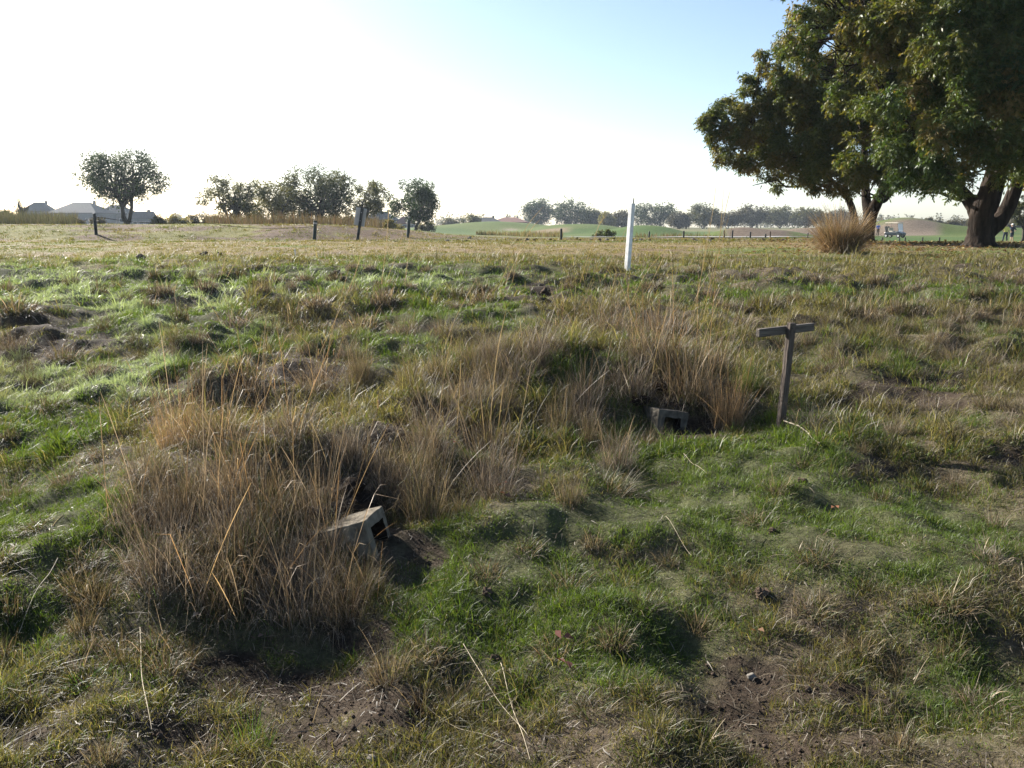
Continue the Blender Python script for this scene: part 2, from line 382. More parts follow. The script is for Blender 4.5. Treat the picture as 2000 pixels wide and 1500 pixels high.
BRN = [(.050, .044, .026), (.074, .062, .035), (.095, .082, .044)]
def far_tree(px, d, hpx, wpx, label, cols, forks=2, n=2600, seed=0, low=.22, lean=0, name='tree', gaps=.75, size=None, basedrop=0, twig=False, group=None, cat='tree'):
    rs = random.Random(seed*13+5); g = np.random.default_rng(seed+100)
    x, y, z = spot(px, d); k_ = 1.1 if d < 125 else 1.0; h = hpx*k_*d/F; w = wpx*k_*d/F*.5; z -= basedrop
    root = empty(name, (x, y, z), label, cat, group)
    K = max(22, int(48*w*h/30)); K = min(K, 110)
    cent, rad = [], []
    for i in range(K):
        for _ in range(40):
            th = rs.uniform(0, 2*math.pi); ph = math.acos(rs.uniform(-1, 1)); q = rs.uniform(.35, 1)**.6
            p = np.array([math.cos(th)*math.sin(ph)*q, math.sin(th)*math.sin(ph)*q, math.cos(ph)*q])
            if p[2] > -.75: break
        cz = h*low+(h*(1-low))*.5*(1+p[2]*.82)
        f = 1.0 if p[2] > -.2 else .95
        cent.append((p[0]*w*.80*f+lean*w*(cz/h), p[1]*w*.8*f, cz)); rad.append(rs.uniform(.12, .26)*min(w, h*.6)*gaps*1.3)
    tub = []
    for fk in range(forks):
        a = 2*math.pi*fk/forks+rs.uniform(-.5, .5); fx = .05*h*(fk-(forks-1)/2)
        top = np.array([math.cos(a)*w*.28+fx+lean*w*.4, math.sin(a)*w*.25, h*(low+.25)])
        p = curve_path((fx, 0, -.2), top, 6, 0, .03, rs); r0 = .026*h*(1.2 if forks == 1 else .95)
        tub.append((p, np.linspace(r0, r0*.55, 6)))
        for c in rs.sample(cent, min(len(cent), 14 if not twig else len(cent))):
            s0 = p[rs.choice([3, 4, 5])]; tub.append((curve_path(s0, c, 5, rs.uniform(-.02, .08)*h, .05, rs), np.linspace(r0*.42, r0*.10, 5)))
    link('trunk', tubes_mesh('trunk', tub, 6), M['farbark'], root)
    if n:
        co, q, c = leaf_cloud(cent, rad, int(n*3.4), (size or max(.11, d*.0021)), .58, cols, .2, 5, seed)
        link('crown', raw_mesh('crown', co, q, c), M['farleaf'], root)
    return root
T = far_tree
T(250, 84, 148, 176, 'dark rounded tree on twin trunks standing alone at the left', GRN, 3, 8500, 1, .27, 0, gaps=.74)
T(462, 80, 106, 144, 'thin yellow-olive tree leaning out at the left end of the tree clump', OLV, 4, 3200, 2, .2, -.2, gaps=.6)
T(545, 86, 104, 136, 'yellowish tree between the thin tree and the tallest clump tree', [OLV[1], OLV[2], YEL[0]], 3, 3000, 3, .2, 0, gaps=.66)
T(618, 90, 124, 168, 'tallest broad dark-olive tree in the middle of the clump', [GRN[1], OLV[0], OLV[1]], 4, 7500, 4, .12, 0, gaps=.78)
T(716, 95, 98, 96, 'small open-crowned tree behind the leaning sign', OLV, 3, 2400, 5, .25, 0, gaps=.62)
T(808, 100, 104, 118, 'round dark tree on a single trunk right of the leaning sign', GRN, 1, 5600, 16, .12, 0, gaps=.78)
T(45, 112, 72, 44, 'bare leafless tree above the reeds at far left', OLV, 3, 0, 7, .25, 0, twig=True)
T(4, 130, 50, 40, 'dark bush-like tree at the left edge above the reeds', GRN, 2, 900, 8, .1)
T(345, 98, 30, 52, 'bright yellow-green round shrub right of the lone twin-trunk tree', YEL, 3, 1500, 9, .05, name='shrub', cat='shrub', gaps=1.0)
T(392, 104, 34, 50, 'brownish shrub between yellow-green shrub and thin leaning tree', BRN, 3, 1200, 10, .05, name='shrub', cat='shrub', gaps=1.0)
T(428, 88, 30, 40, 'golden-yellow shrub under the thin leaning tree', YEL, 3, 1100, 11, .05, name='shrub', cat='shrub', gaps=.9)
T(765, 96, 24, 40, 'yellow shrub between leaning sign and round dark tree', YEL, 3, 900, 12, .05, name='shrub', cat='shrub', gaps=1.0)
T(832, 130, 22, 40, 'low yellow-brown shrub just right of the round dark tree', [BRN[2], YEL[0]], 3, 700, 13, .05, name='shrub', cat='shrub', gaps=1.0)
T(878, 260, 22, 46, 'brown far bush right of round dark tree on the skyline', BRN, 2, 700, 14, .05, name='shrub', cat='shrub', gaps=1.1)
T(918, 240, 30, 56, 'pale grey-green far tree left of the red-roofed house', OLV, 3, 900, 15, .1, gaps=.9)
FT = [(1052, 330, 54, 56, GRN, 'round dark tree at left of the pair on the green rise', 22), (1116, 320, 52, 86, GRN, 'broad dark tree at right of the pair on the green rise', 23), (1158, 330, 34, 40, OLV, 'low olive tree against the right side of the broad dark tree', 24),
      (1184, 300, 28, 24, YEL, 'small bright yellow tree left of the white stake', 25), (1212, 310, 32, 50, BRN, 'brown scrubby tree directly behind the white stake', 26), (1277, 330, 48, 84, GRN, 'big dark tree just right of the white stake', 27),
      (1326, 300, 26, 40, BRN, 'rusty low tree right of the big dark tree', 28), (1372, 310, 44, 62, OLV, 'olive tree with a clear trunk behind tall straw stalks', 29), (1420, 320, 30, 50, BRN, 'short brown tree left of the tallest grey-brown tree', 30),
      (1468, 330, 46, 62, BRN, 'tallest grey-brown tree behind the brown mounds', 31), (1522, 340, 38, 60, OLV, 'olive tree right of tallest grey-brown tree', 32), (1576, 330, 38, 62, OLV, 'green-brown tree behind the mounds left of the straw clump', 33), (1636, 320, 34, 60, BRN, 'brown tree hidden behind the orange straw clump', 34)]
for px, d, h, w, c, lab, s in FT: T(px, d, h*1.06, w*1.35, lab, [tuple(.75*v for v in q) for q in c] if c is not YEL else c, 2, 1900, s, .04, group='far trees behind the fairway', gaps=1.0)
for k, (px, h, w) in enumerate([(1712, 18, 50), (1758, 22, 60), (1812, 26, 60), (1858, 22, 50), (1905, 24, 60), (1950, 22, 50), (1990, 30, 60), (2060, 30, 70)]):
    lab = ['brown bush behind the person in blue', 'brown bush right behind the golf cart', 'tallest brown bush above the sand bank', 'thin grey bush left of the large forked trunk', 'brown bush behind the large forked trunk', 'brown bush behind the person in yellow', 'grey-brown bush behind the person in navy', 'brown bush beyond the right edge'][k]
    T(px, 210, h, w, lab, BRN, 4, 900, 50+k, .05, group='brown bushes behind the sand bank', name='bush', cat='bush', gaps=.85)
T(1992, 62, 86, 60, 'olive tree at right edge behind the two golfers', OLV, 1, 2200, 61, .35)
T(1180, 62, 26, 60, 'spiky green bush standing left of the white stake', [GRN[2], YEL[0]], 5, 1600, 62, .02, name='bush', cat='bush', size=.12, gaps=.8)
for k, (px, d, h, w, c, lab) in enumerate([(118, 84, 34, 40, OLV, 'pale olive shrub before the hip-roofed house'), (150, 81, 28, 46, BRN, 'brown shrub before the hip-roofed house'), (196, 78, 30, 44, BRN, 'brown shrub just left of the lone twin-trunk tree'), (20, 84, 42, 50, OLV, 'loose olive shrub at the left edge'), (70, 78, 34, 50, BRN, 'brown shrub under the bare leafless tree'), (312, 82, 30, 34, OLV, 'dull green shrub between lone tree and yellow-green shrub'),
        (505, 84, 46, 70, YEL, 'yellowish brush filling under the clump left side'), (575, 90, 52, 80, OLV, 'olive brush under the middle of the clump'), (668, 92, 50, 70, OLV, 'dull brush under the right side of the clump'), (735, 104, 30, 50, BRN, 'brown brush behind the leaning sign')]):
    T(px, d, h, w, lab, c, 3, 1000, 200+k, .02, group='shrubs along the raised field', name='shrub', cat='shrub', gaps=1.0)
# far-off wooded skyline, uncountable
g = np.random.default_rng(77); cen, rd = [], []
for k in range(420):
    u = g.uniform(-.95, .95); d = g.uniform(430, 600); x = u*d; hh = (4.5+6*vnoise(u*14, .5, 5))*g.uniform(.4, 1)
    cen.append((x, d, float(H(x, d))+hh*.8)); rd.append(g.uniform(2, 4))
co, q, c = leaf_cloud(cen, rd, 26000, 1.3, .7, [(.06, .062, .04), (.09, .085, .05), (.11, .095, .06)], .1, 4, 5)
tag(link('far_woods', raw_mesh('far_woods', co, q, c), M['farleaf']), 'hazy line of far woods on the skyline', 'woods', None, 'stuff')

# reeds behind the left field
def reeds(px0, px1, d0, d1, n, h, cols, label, seed):
    g = np.random.default_rng(seed); u = g.uniform(px0, px1, n); y = g.uniform(d0, d1, n); x = (u-1000)/F*y*cp; z = H(x, y)
    hh = h*g.uniform(.5, 1.1, n)*(.6+.8*fbm(x*.5, y*.5, seed, 3)); ang = g.uniform(0, 6.28, n); ln = g.normal(0, .18, n)
    s = np.array([0, .5, 1]); p = np.stack([x[:, None]+np.cos(ang)[:, None]*ln[:, None]*hh[:, None]*s**1.6, y[:, None]+0*s, z[:, None]+hh[:, None]*s], 2)
    cols = np.array(cols); col = cols[g.integers(0, len(cols), n)]*g.uniform(.7, 1.3, n)[:, None]
    a = g.uniform(0, 3.14, n); side = np.stack([np.cos(a), np.sin(a), 0*a], 1)
    w = np.array([1, .8, .15])*.06*g.uniform(.7, 1.4, n)[:, None]
    co, q, c = ribbons(p, w, side, col); tag(link('reeds', raw_mesh('reeds', co, q, c), M['straw']), label, 'reeds', None, 'stuff')
reeds(-60, 150, 60, 74, 6500, 1.8, [(.065, .075, .032), (.085, .08, .04), (.055, .055, .03)], 'band of olive reeds behind the left cart path', 3)
reeds(405, 745, 62, 78, 9000, 1.6, [(.105, .068, .034), (.08, .062, .03), (.07, .066, .03), (.10, .082, .035)], 'band of rusty dry reeds under the clump of trees', 4)
reeds(930, 1100, 92, 108, 1800, .7, [(.14, .10, .05), (.12, .12, .04), (.16, .15, .04)], 'low rusty weeds on the fairway edge', 6)
reeds(1240, 1420, 50, 62, 2600, .7, [(.11, .10, .05), (.10, .12, .04), (.13, .085, .05)], 'low weeds along the far side of the pale path', 8)

# ------------------------------------------------------------------ the two big trees on the right
def big_tree(px, d, label, clumps, trunk, nleaf, seed, cols, bare=()):
    x, y, z = spot(px, d); root = empty('tree', (x, y, z), label, 'tree', 'big leafy trees at the right')
    rs = random.Random(seed); k = F/d
    def loc(q):         # photo pixel + depth offset -> local coordinates on the tree's own plane
        a, b, dy = q; dd = d+dy; dep = dd*cp+.2
        return np.array([(a-1000)/F*dep-x, dy, (437-b)/F*dd+EYE-z])
    cen, rad = [], []
    for a, b, r, dy in clumps:
        c0 = loc((a, b, dy)); R_ = r/k
        for j in range(max(5, int(R_*7.5))):       # each large clump breaks into smaller ones
            v = np.array([rs.gauss(0, 1), rs.gauss(0, 1), rs.gauss(0, 1)]); v /= np.linalg.norm(v); q = rs.uniform(.2, .86)
            cen.append(c0+v*R_*q); rad.append(R_*rs.uniform(.20, .40))
    tub = []; ends = []
    for pts, r0, r1 in trunk:
        p = np.array([loc(q) for q in pts]); p2 = []
        n = len(p)*4; s = np.linspace(0, len(p)-1, n)
        p2 = np.stack([np.interp(s, np.arange(len(p)), p[:, i]) for i in range(3)], 1)
        kk = np.hanning(7); kk /= kk.sum()
        p3 = np.stack([np.convolve(np.pad(p2[:, i], 3, mode='edge'), kk, 'valid') for i in range(3)], 1); p3[0] = p2[0]; p3[-1] = p2[-1]
        rr = np.linspace(r0, r1, n)*(1+.05*np.array([rs.uniform(-1, 1) for _ in range(n)]))
        rr[:4] *= [1.55, 1.25, 1.1, 1.04] if pts[0][1] > 455 else [1, 1, 1, 1]
        tub.append((p3, rr)); ends += [(q, r1) for q in p3[n//2:]]
    for c in cen:
        e = min(ends, key=lambda q: np.linalg.norm(q[0]-c)+rs.uniform(0, 1.5))
        L = np.linalg.norm(e[0]-c)
        if L < .2 or rs.random() < .45: continue
        tub.append((curve_path(e[0], c, 6, rs.uniform(.0, .08)*L, .06, rs), np.linspace(min(e[1]*.5, .018+.008*L), .007, 6)))
    for a_, b_ in bare:
        pa, pb = loc(a_), loc(b_); tub.append((curve_path(pa, pb, 7, .08, .04, rs), np.linspace(.05, .012, 7)))
        for _ in range(4):
            s = rs.uniform(.3, .95); q = pa*(1-s)+pb*s; tub.append((curve_path(q, q+np.array([rs.uniform(-.6, .1), rs.uniform(-.3, .3), rs.uniform(-.15, .3)]), 5, 0, .08, rs), np.linspace(.02, .006, 5)))
    link('trunk', tubes_mesh('trunk', tub, 9), M['bark'], root)
    co, q, c = leaf_cloud(cen, rad, nleaf, .112, .36, cols, .55, 9, seed)
    link('crown', raw_mesh('crown', co, q, c), M['leaf'], root)
LC = [(.032, .056, .017), (.048, .076, .023), (.074, .096, .029), (.11, .108, .032), (.15, .115, .045)]
LC2 = [(.048, .070, .022), (.078, .096, .030), (.115, .112, .032), (.165, .125, .045)]
big_tree(1692, 28, 'forked big tree behind the orange straw clump, crown reaching far left',
         [(1400,250,46,0), (1380,238,26,.5), (1430,290,46,-.5), (1475,215,50,.5), (1495,150,44,0), (1470,135,22,-1), (1450,175,28,.5), (1530,280,64,-1), (1540,190,60,.3), (1600,320,60,-1.5), (1600,230,70,-1), (1660,280,80,-2), (1660,160,80,-1.5), (1690,335,44,-2), (1640,352,34,-1), (1740,320,70,-1.5), (1740,220,80,-1), (1560,335,42,0),
          (1490,310,36,.5), (1550,110,60,.5), (1620,80,70,1), (1700,90,80,1), (1800,250,80,1), (1810,330,56,0), (1780,130,90,1.5), (1590,160,60,2), (1700,200,80,2.5), (1420,215,30,1), (1380,238,24,.2), (1362,242,16,.1), (1405,315,28,.2), (1395,285,30,0), (1440,330,26,0), (1425,318,26,.3), (1475,345,26,.3), (1520,352,30,.2), (1480,270,50,1.2), (1560,230,60,1.6), (1372,255,20,0), (1455,235,40,-.3), (1500,255,52,-.6), (1465,312,40,.2), (1530,205,52,-.8), (1525,300,48,-.4), (1570,250,56,-.8), (1545,250,50,.8), (1430,255,40,.6), (1500,180,40,-.6), (1440,200,30,.2), (1590,370,34,-.4), (1650,20,70,1), (1730,10,80,1)],
         [([(1688,472,0), (1691,440,0), (1698,410,-.2), (1714,375,-.4), (1728,300,-.5), (1735,200,-.3)], .25, .11), ([(1676,471,.1), (1666,440,.1), (1658,410,.1), (1645,385,.2), (1600,345,.3), (1530,318,.3), (1450,270,.2)], .15, .05),
          ([(1693,425,0), (1684,400,.3), (1678,360,.6), (1670,280,.8), (1640,180,.8)], .20, .06), ([(1713,390,0), (1745,350,.6), (1790,290,1)], .2, .08)], 420000, 41, LC2,
         bare=[((1600,368,.3), (1462,366,.2)), ((1560,360,.2), (1497,347,.2))])
big_tree(1912, 22, 'nearest big tree with thick forked trunk at the right edge',
         [(1600,60,56,0), (1525,70,38,0), (1530,110,40,.2), (1560,140,46,.2), (1505,95,22,0), (1512,18,36,-.2), (1500,-25,40,0), (1540,62,32,.2), (1575,60,44,.4), (1560,25,34,-.3), (1530,55,26,0), (1520,5,30,0), (1650,130,70,-.8), (1630,-30,80,0), (1700,60,90,-1.5), (1720,180,80,-2), (1760,280,80,-2), (1720,260,60,-1), (1790,350,56,-2), (1735,355,34,-1.2), (1830,200,100,-3), (1850,310,80,-3), (1800,90,110,-2.5), (1930,180,110,-3), (1940,300,80,-3),
          (1920,60,120,-2.5), (1850,385,30,-1.5), (2010,330,70,-2), (1990,390,24,.5), (2030,240,110,-1.5), (2040,80,130,-1), (1780,-40,120,-1), (1900,-70,120,-1), (2030,-60,130,0), (2140,150,130,1), (2150,300,90,0), (1880,250,100,1), (1980,150,120,1.5), (1820,130,110,1.5), (1930,-10,130,2), (1870,340,60,1.5), (1690,-60,90,.5), (2120,20,130,1),
          (1555,115,26,.2), (1540,80,30,-.4), (1620,215,46,-.5), (1660,310,40,-.8), (1900,-180,150,0), (2050,-160,140,0), (1760,-140,110,0), (2220,80,110,0)],
         [([(1908,484,0), (1908,455,0), (1905,420,-.1), (1912,390,-.2), (1925,330,-.4), (1930,220,-.3), (1935,90,0), (1920,-60,0)], .37, .12), ([(1906,440,0), (1892,408,.1), (1872,385,.2), (1830,350,.3), (1770,290,.2), (1690,190,0), (1620,90,0)], .22, .05),
          ([(1922,452,0), (1946,430,0), (1958,400,0), (1970,360,-.1), (1990,290,-.2), (2020,190,0), (2060,60,0)], .24, .09), ([(1918,430,.25), (1930,400,.4), (1936,370,.6), (1950,280,.9), (1970,140,1)], .15, .07),
          ([(1880,390,.1), (1855,392,.3), (1820,378,.3), (1790,380,.3)], .07, .02), ([(1925,330,-.4), (1860,270,-1.2), (1790,180,-1.6)], .16, .05), ([(1985,300,-.2), (2070,230,.2), (2150,170,.4)], .16, .05)], 450000, 42, LC)

# ------------------------------------------------------------------ houses on the skyline
M['wallc'] = noisy('stucco', (.09, .085, .08), (.13, .12, .11), 2, .9); M['wallg'] = noisy('stucco_grey', (.06, .064, .07), (.085, .09, .095), 2, .9)
M['roofb'] = noisy('roof_tiles_grey', (.035, .035, .038), (.06, .06, .062), 3, .9); M['roofr'] = noisy('roof_tiles_red', (.14, .07, .055), (.2, .1, .075), 3, .9)
M['glass'] = noisy('dark_glass', (.02, .025, .03), (.04, .045, .05), 2, .15, .6); M['trim'] = noisy('trim', (.2, .2, .2), (.28, .28, .27), 3, .7)
def house(px, d, wpx, eave_px, apex_px, label, roofm, wallm, seed, gable=False):
    x, y, z = spot(px, d); k = d/F; w = wpx*k; dp = w*.7
    ze = (437-eave_px)*k+EYE-z; za = (437-apex_px)*k+EYE-z
    root = empty('house', (x, y, z), label, 'house', 'houses on the skyline', random.Random(seed).uniform(-.15, .15))
    bm = bmesh.new(); box(bm, (0, 0, ze/2-.5), (w*.92, dp*.92, ze+1)); bm_obj('wall', bm, M[wallm], root)
    bm = bmesh.new(); rl = w*.16 if not gable else w*.5
    v = [bm.verts.new(q) for q in [(-w/2,-dp/2,ze), (w/2,-dp/2,ze), (w/2,dp/2,ze), (-w/2,dp/2,ze), (-rl,0,za), (rl,0,za), (-w/2,-dp/2,ze-.25), (w/2,-dp/2,ze-.25), (w/2,dp/2,ze-.25), (-w/2,dp/2,ze-.25)]]
    for f in [(0,1,5,4), (1,2,5), (2,3,4,5), (3,0,4), (6,7,1,0), (7,8,2,1), (8,9,3,2), (9,6,0,3), (9,8,7,6)]: bm.faces.new([v[i] for i in f])
    rf = bm_obj('roof', bm, M[roofm], root)
    bm = bmesh.new(); box(bm, (w*.2, dp*.12, za-.1), (.7, .7, 1.3)); bm_obj('chimney', bm, M[wallm], rf)
    for i in range(3):
        wx = (-.3+.3*i)*w; f = bmesh.new(); hh = min(1.3, ze*.4)
        for sx, sz, ex, ez in [(-.7,0,.12,hh+.12), (.7,0,.12,hh+.12), (0,-hh/2,1.28,.12), (0,hh/2,1.28,.12)]: box(f, (wx+sx, -dp*.46-.03, ze*.55+sz), (ex, .12, ez))
        fr = bm_obj('window', f, M['trim'], root); g_ = bmesh.new(); box(g_, (wx, -dp*.46-.02, ze*.55), (1.28, .05, hh-.12)); bm_obj('pane', g_, M['glass'], fr)
house(165, 290, 100, 417, 397, 'hip-roofed house left of the lone twin-trunk tree', 'roofb', 'wallg', 1)
house(82, 300, 54, 414, 397, 'dark-roofed house above the reeds at far left', 'roofb', 'wallg', 2)
house(232, 300, 64, 418, 402, 'grey-roofed house behind the lone twin-trunk tree', 'roofb', 'wallc', 3)
house(284, 260, 40, 427, 414, 'low grey gabled house right of the lone twin-trunk tree', 'roofb', 'wallg', 4, True)
house(745, 280, 66, 430, 414, 'grey-roofed house behind the leaning sign', 'roofb', 'wallg', 5)
house(792, 250, 40, 436, 424, 'pink-roofed low house behind the round dark tree', 'roofr', 'wallc', 6)
house(952, 300, 56, 434, 425, 'grey-roofed house left of the red-roofed house', 'roofb', 'wallg', 7)
house(996, 310, 70, 434, 425, 'red-roofed long house on the centre skyline', 'roofr', 'wallc', 8)

# ------------------------------------------------------------------ posts, stake, sign, rope
def post(px, d, toppx, wpx, m, label, lean=(0, 0), group='dark posts along the field edge', cap=None, name='post'):
    x, y, z = spot(px, d); dep = y*cp+.2; h = (437-toppx)/F*y+EYE-z; w = max(.05, wpx*dep/F)
    root = empty(name, (x, y, z), label, 'post', group, rot=(lean[1], lean[0], random.uniform(0, 1)))
    bm = bmesh.new(); bmesh.ops.create_cone(bm, cap_ends=True, segments=12, radius1=w/2, radius2=w/2*.96, depth=h+.15, matrix=Matrix.Translation((0, 0, h/2-.075)))
    bm_obj('shaft', bm, m, root, .006)
    bm = bmesh.new()
    if cap: bmesh.ops.create_cone(bm, cap_ends=True, segments=12, radius1=w/2*1.08, radius2=w/2*1.08, depth=.05, matrix=Matrix.Translation((0, 0, h*.86))); bm_obj('band', bm, cap, root)
    else: bmesh.ops.create_uvsphere(bm, u_segments=12, v_segments=6, radius=w/2*.96, matrix=Matrix.Translation((0, 0, h)) @ Matrix.Diagonal((1, 1, .5, 1))); bm_obj('cap', bm, m, root, smooth=True)
    return root
post(188, 28.4, 419, 6.0, M['dark'], 'thick black post standing alone at the left end of the field')
post(614, 27.8, 431, 6.8, M['greenpost'], 'dark green leaning post with pale band left of the sign', (.10, 0), cap=M['greypale'])
post(797, 29.2, 430, 6.5, M['greenpost'], 'dark green post right of the leaning sign below the round tree', (.09, 0), cap=M['greenpost'])
post(1096, 28.5, 447, 4.5, M['dark'], 'single dark post in front of the green rise')
for i, (px, top, ln, lab) in enumerate([(1267, 452, .12, 'leaning dark post just right of the white stake'), (1335, 451, 0, 'dark post alone before the pale path'), (1414, 450, 0, 'left dark post of the close pair before the pale path'), (1430, 450, .03, 'right dark post of the close pair before the pale path'),
        (1465, 453, .03, 'dark post before the largest brown mound'), (1495, 457, 0, 'shortest dark post of the path row'), (1504, 452, 0, 'slim grey post beside the shortest dark post'), (1577, 455, .05, 'last dark post beside the orange straw clump')]):
    post(px, 33.2, top, 3.4 if i < 6 else 2.4, M['dark'] if i != 6 else M['wood'], lab, (ln, 0), 'dark posts beside the pale path')
for i, px in enumerate([1723, 1756, 1767, 1801, 1834]):
    post(px, 30.5, 463, 1.8, M['dark'], 'tiny dark stake in the row along the green under the trees', (0, 0), 'tiny dark stakes along the green', name='stake')
def pl(px, d, z): return np.array([(px-1000)/F*(d*cp+.2), d, z])
x0, y0, z0 = spot(188, 28.4)
rope = [pl(150, 30, z0+.60), (np.array([x0, y0, z0+.62])), pl(400, 29, z0+.42), pl(614, 27.8, float(H(*pl(614, 27.8, 0)[:2]))+.42)]
tub = [(curve_path(rope[i], rope[i+1], 10, -.12), np.full(10, .008)) for i in range(3)]
tag(link('rope', tubes_mesh('rope', tub, 5), M['soildark_hole_shade']), 'thin dark rope strung between the black post and the green post', 'rope')
# leaning sign seen from behind
x, y, z = spot(698, 27.4)
root = empty('sign', (x, y, z), 'blank pale sign board on a leaning dark post, seen from behind', 'sign', rot=(0, .19, 0))
bm = bmesh.new(); box(bm, (0, 0, .48), (.085, .085, 1.24)); bm_obj('post', bm, M['dark'], root, .008)
bm = bmesh.new(); box(bm, (-.03, .06, .80), (.36, .02, .60)); bm_obj('board', bm, M['greypale'], root, .006)
for zz in (.68, .95):
    bm = bmesh.new(); bmesh.ops.create_cone(bm, cap_ends=True, segments=8, radius1=.012, radius2=.012, depth=.14, matrix=Matrix.Translation((0, .0, zz)) @ Matrix.Rotation(math.pi/2, 4, 'X')); bm_obj('bolt', bm, M['greypale'], root)
# white stake
x, y, z = ground(1225, 528)
root = empty('white_stake', (x, y, z), 'tall white painted square stake with a bent dark strap on top', 'stake', rot=(0, .065, R(38)))
hs = 126/F*y
bm = bmesh.new(); box(bm, (0, 0, hs/2-.1), (.088, .088, hs+.2)); bm_obj('shaft', bm, M['white'], root, .008)
tub = [(np.array([(.05, -.01, hs-.26), (.053, -.01, hs-.12), (.05, -.012, hs-.04), (.03, -.01, hs+.01), (.026, 0, hs+.05), (.05, .01, hs+.075), (.045, .01, hs+.10)]), np.full(7, .011))]
link('strap', tubes_mesh('strap', tub, 7), M['dark'], root)
# small pale marker
x, y, z = ground(577, 505)
root = empty('marker_peg', (x, y, z), 'thin short pale peg in the cropped field', 'peg')
bm = bmesh.new(); box(bm, (0, 0, .08), (.022, .022, .26)); bm_obj('shaft', bm, M['white'], root, .004)
# wooden perch
x, y, z = ground(1524, 836)
dep = y*cp+(EYE-z)*sp; hp = 206*dep/F
root = empty('wooden_perch', (x, y, z), 'weathered grey wooden T-shaped perch beside the rear concrete block', 'perch', rot=(0, .055, R(30)))
pw = 15.5*dep/F
bm = bmesh.new(); v = box(bm, (0, 0, hp/2-.1), (pw*.95, pw*.72, hp+.2)); bm_obj('post', bm, M['wood'], root, .004, 1)
bm = bmesh.new(); box(bm, (-.005, pw*.36+.021, hp-.055), (.57, .038, .058), Matrix.Rotation(R(-4), 4, 'Y')); bm_obj('crossbar', bm, M['woodbar'], root, .004, 1)
for q in (-.012, .014):
    bm = bmesh.new(); bmesh.ops.create_uvsphere(bm, u_segments=8, v_segments=5, radius=.005, matrix=Matrix.Translation((q, -pw*.36, hp-.05-q))); bm_obj('nail', bm, M['dark'], root)

# ------------------------------------------------------------------ concrete blocks
def block(loc, rot, w, h, L, t, label, cm='concrete'):
    root = tag(bpy.data.objects.new('concrete_block', None), label, 'concrete block', 'concrete burrow blocks'); COL.objects.link(root)
    root.location = loc; root.rotation_euler = rot
    # opening faces local -Y
    bm = bmesh.new(); o = []; n = 9
    def ring(a, b, y, wob): return [bm.verts.new((sx*a+random.gauss(0, wob), y+random.gauss(0, wob), sz*b+h/2+random.gauss(0, wob))) for sx, sz in ((-1, -1), (1, -1), (1, 1), (-1, 1))]
    of = ring(w/2, h/2, 0, .003); ob = ring(w/2, h/2, L, .002); inf = ring(w/2-t, h/2-t, 0, .003); inb = ring((w/2-t)*.9, (h/2-t)*.9, L*.95, 0)
    for i in range(4):
        j = (i+1) % 4
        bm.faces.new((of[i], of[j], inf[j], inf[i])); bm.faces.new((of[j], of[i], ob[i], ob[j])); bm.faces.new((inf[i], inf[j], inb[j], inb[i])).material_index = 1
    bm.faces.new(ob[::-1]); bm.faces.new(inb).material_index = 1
    bmesh.ops.recalc_face_normals(bm, faces=bm.faces)
    bmesh.ops.subdivide_edges(bm, edges=bm.edges[:], cuts=5, use_grid_fill=True)
    for v in bm.verts:
        k = vnoise(v.co.x*45+v.co.z*31, v.co.y*45+v.co.z*57, 4)-.5; k2 = vnoise(v.co.x*13+v.co.z*17, v.co.y*13-v.co.z*11, 9)-.5
        v.co += Vector((float(k), float(k2)*1.2, float(k)*.8))*.008
    ob_ = bm_obj('body', bm, M[cm], root, .006, 2); ob_.data.materials.append(M['soildark_hole_shade'])  # hole walls take the dark soil colour, painting in the cavity's shade
    return root
x, y, z = ground(752, 1070)
block((x+.015, y-.02, z-.045), (R(-17), R(4), R(80)), .265, .235, .40, .048, 'front concrete block with square hole, tilted out of the soil')
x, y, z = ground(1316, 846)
block((x-.02, y+.03, z-.085), (R(-7), R(9), R(16)), .25, .25, .36, .056, 'rear concrete block with dark hole below the wooden perch', 'concretedark')

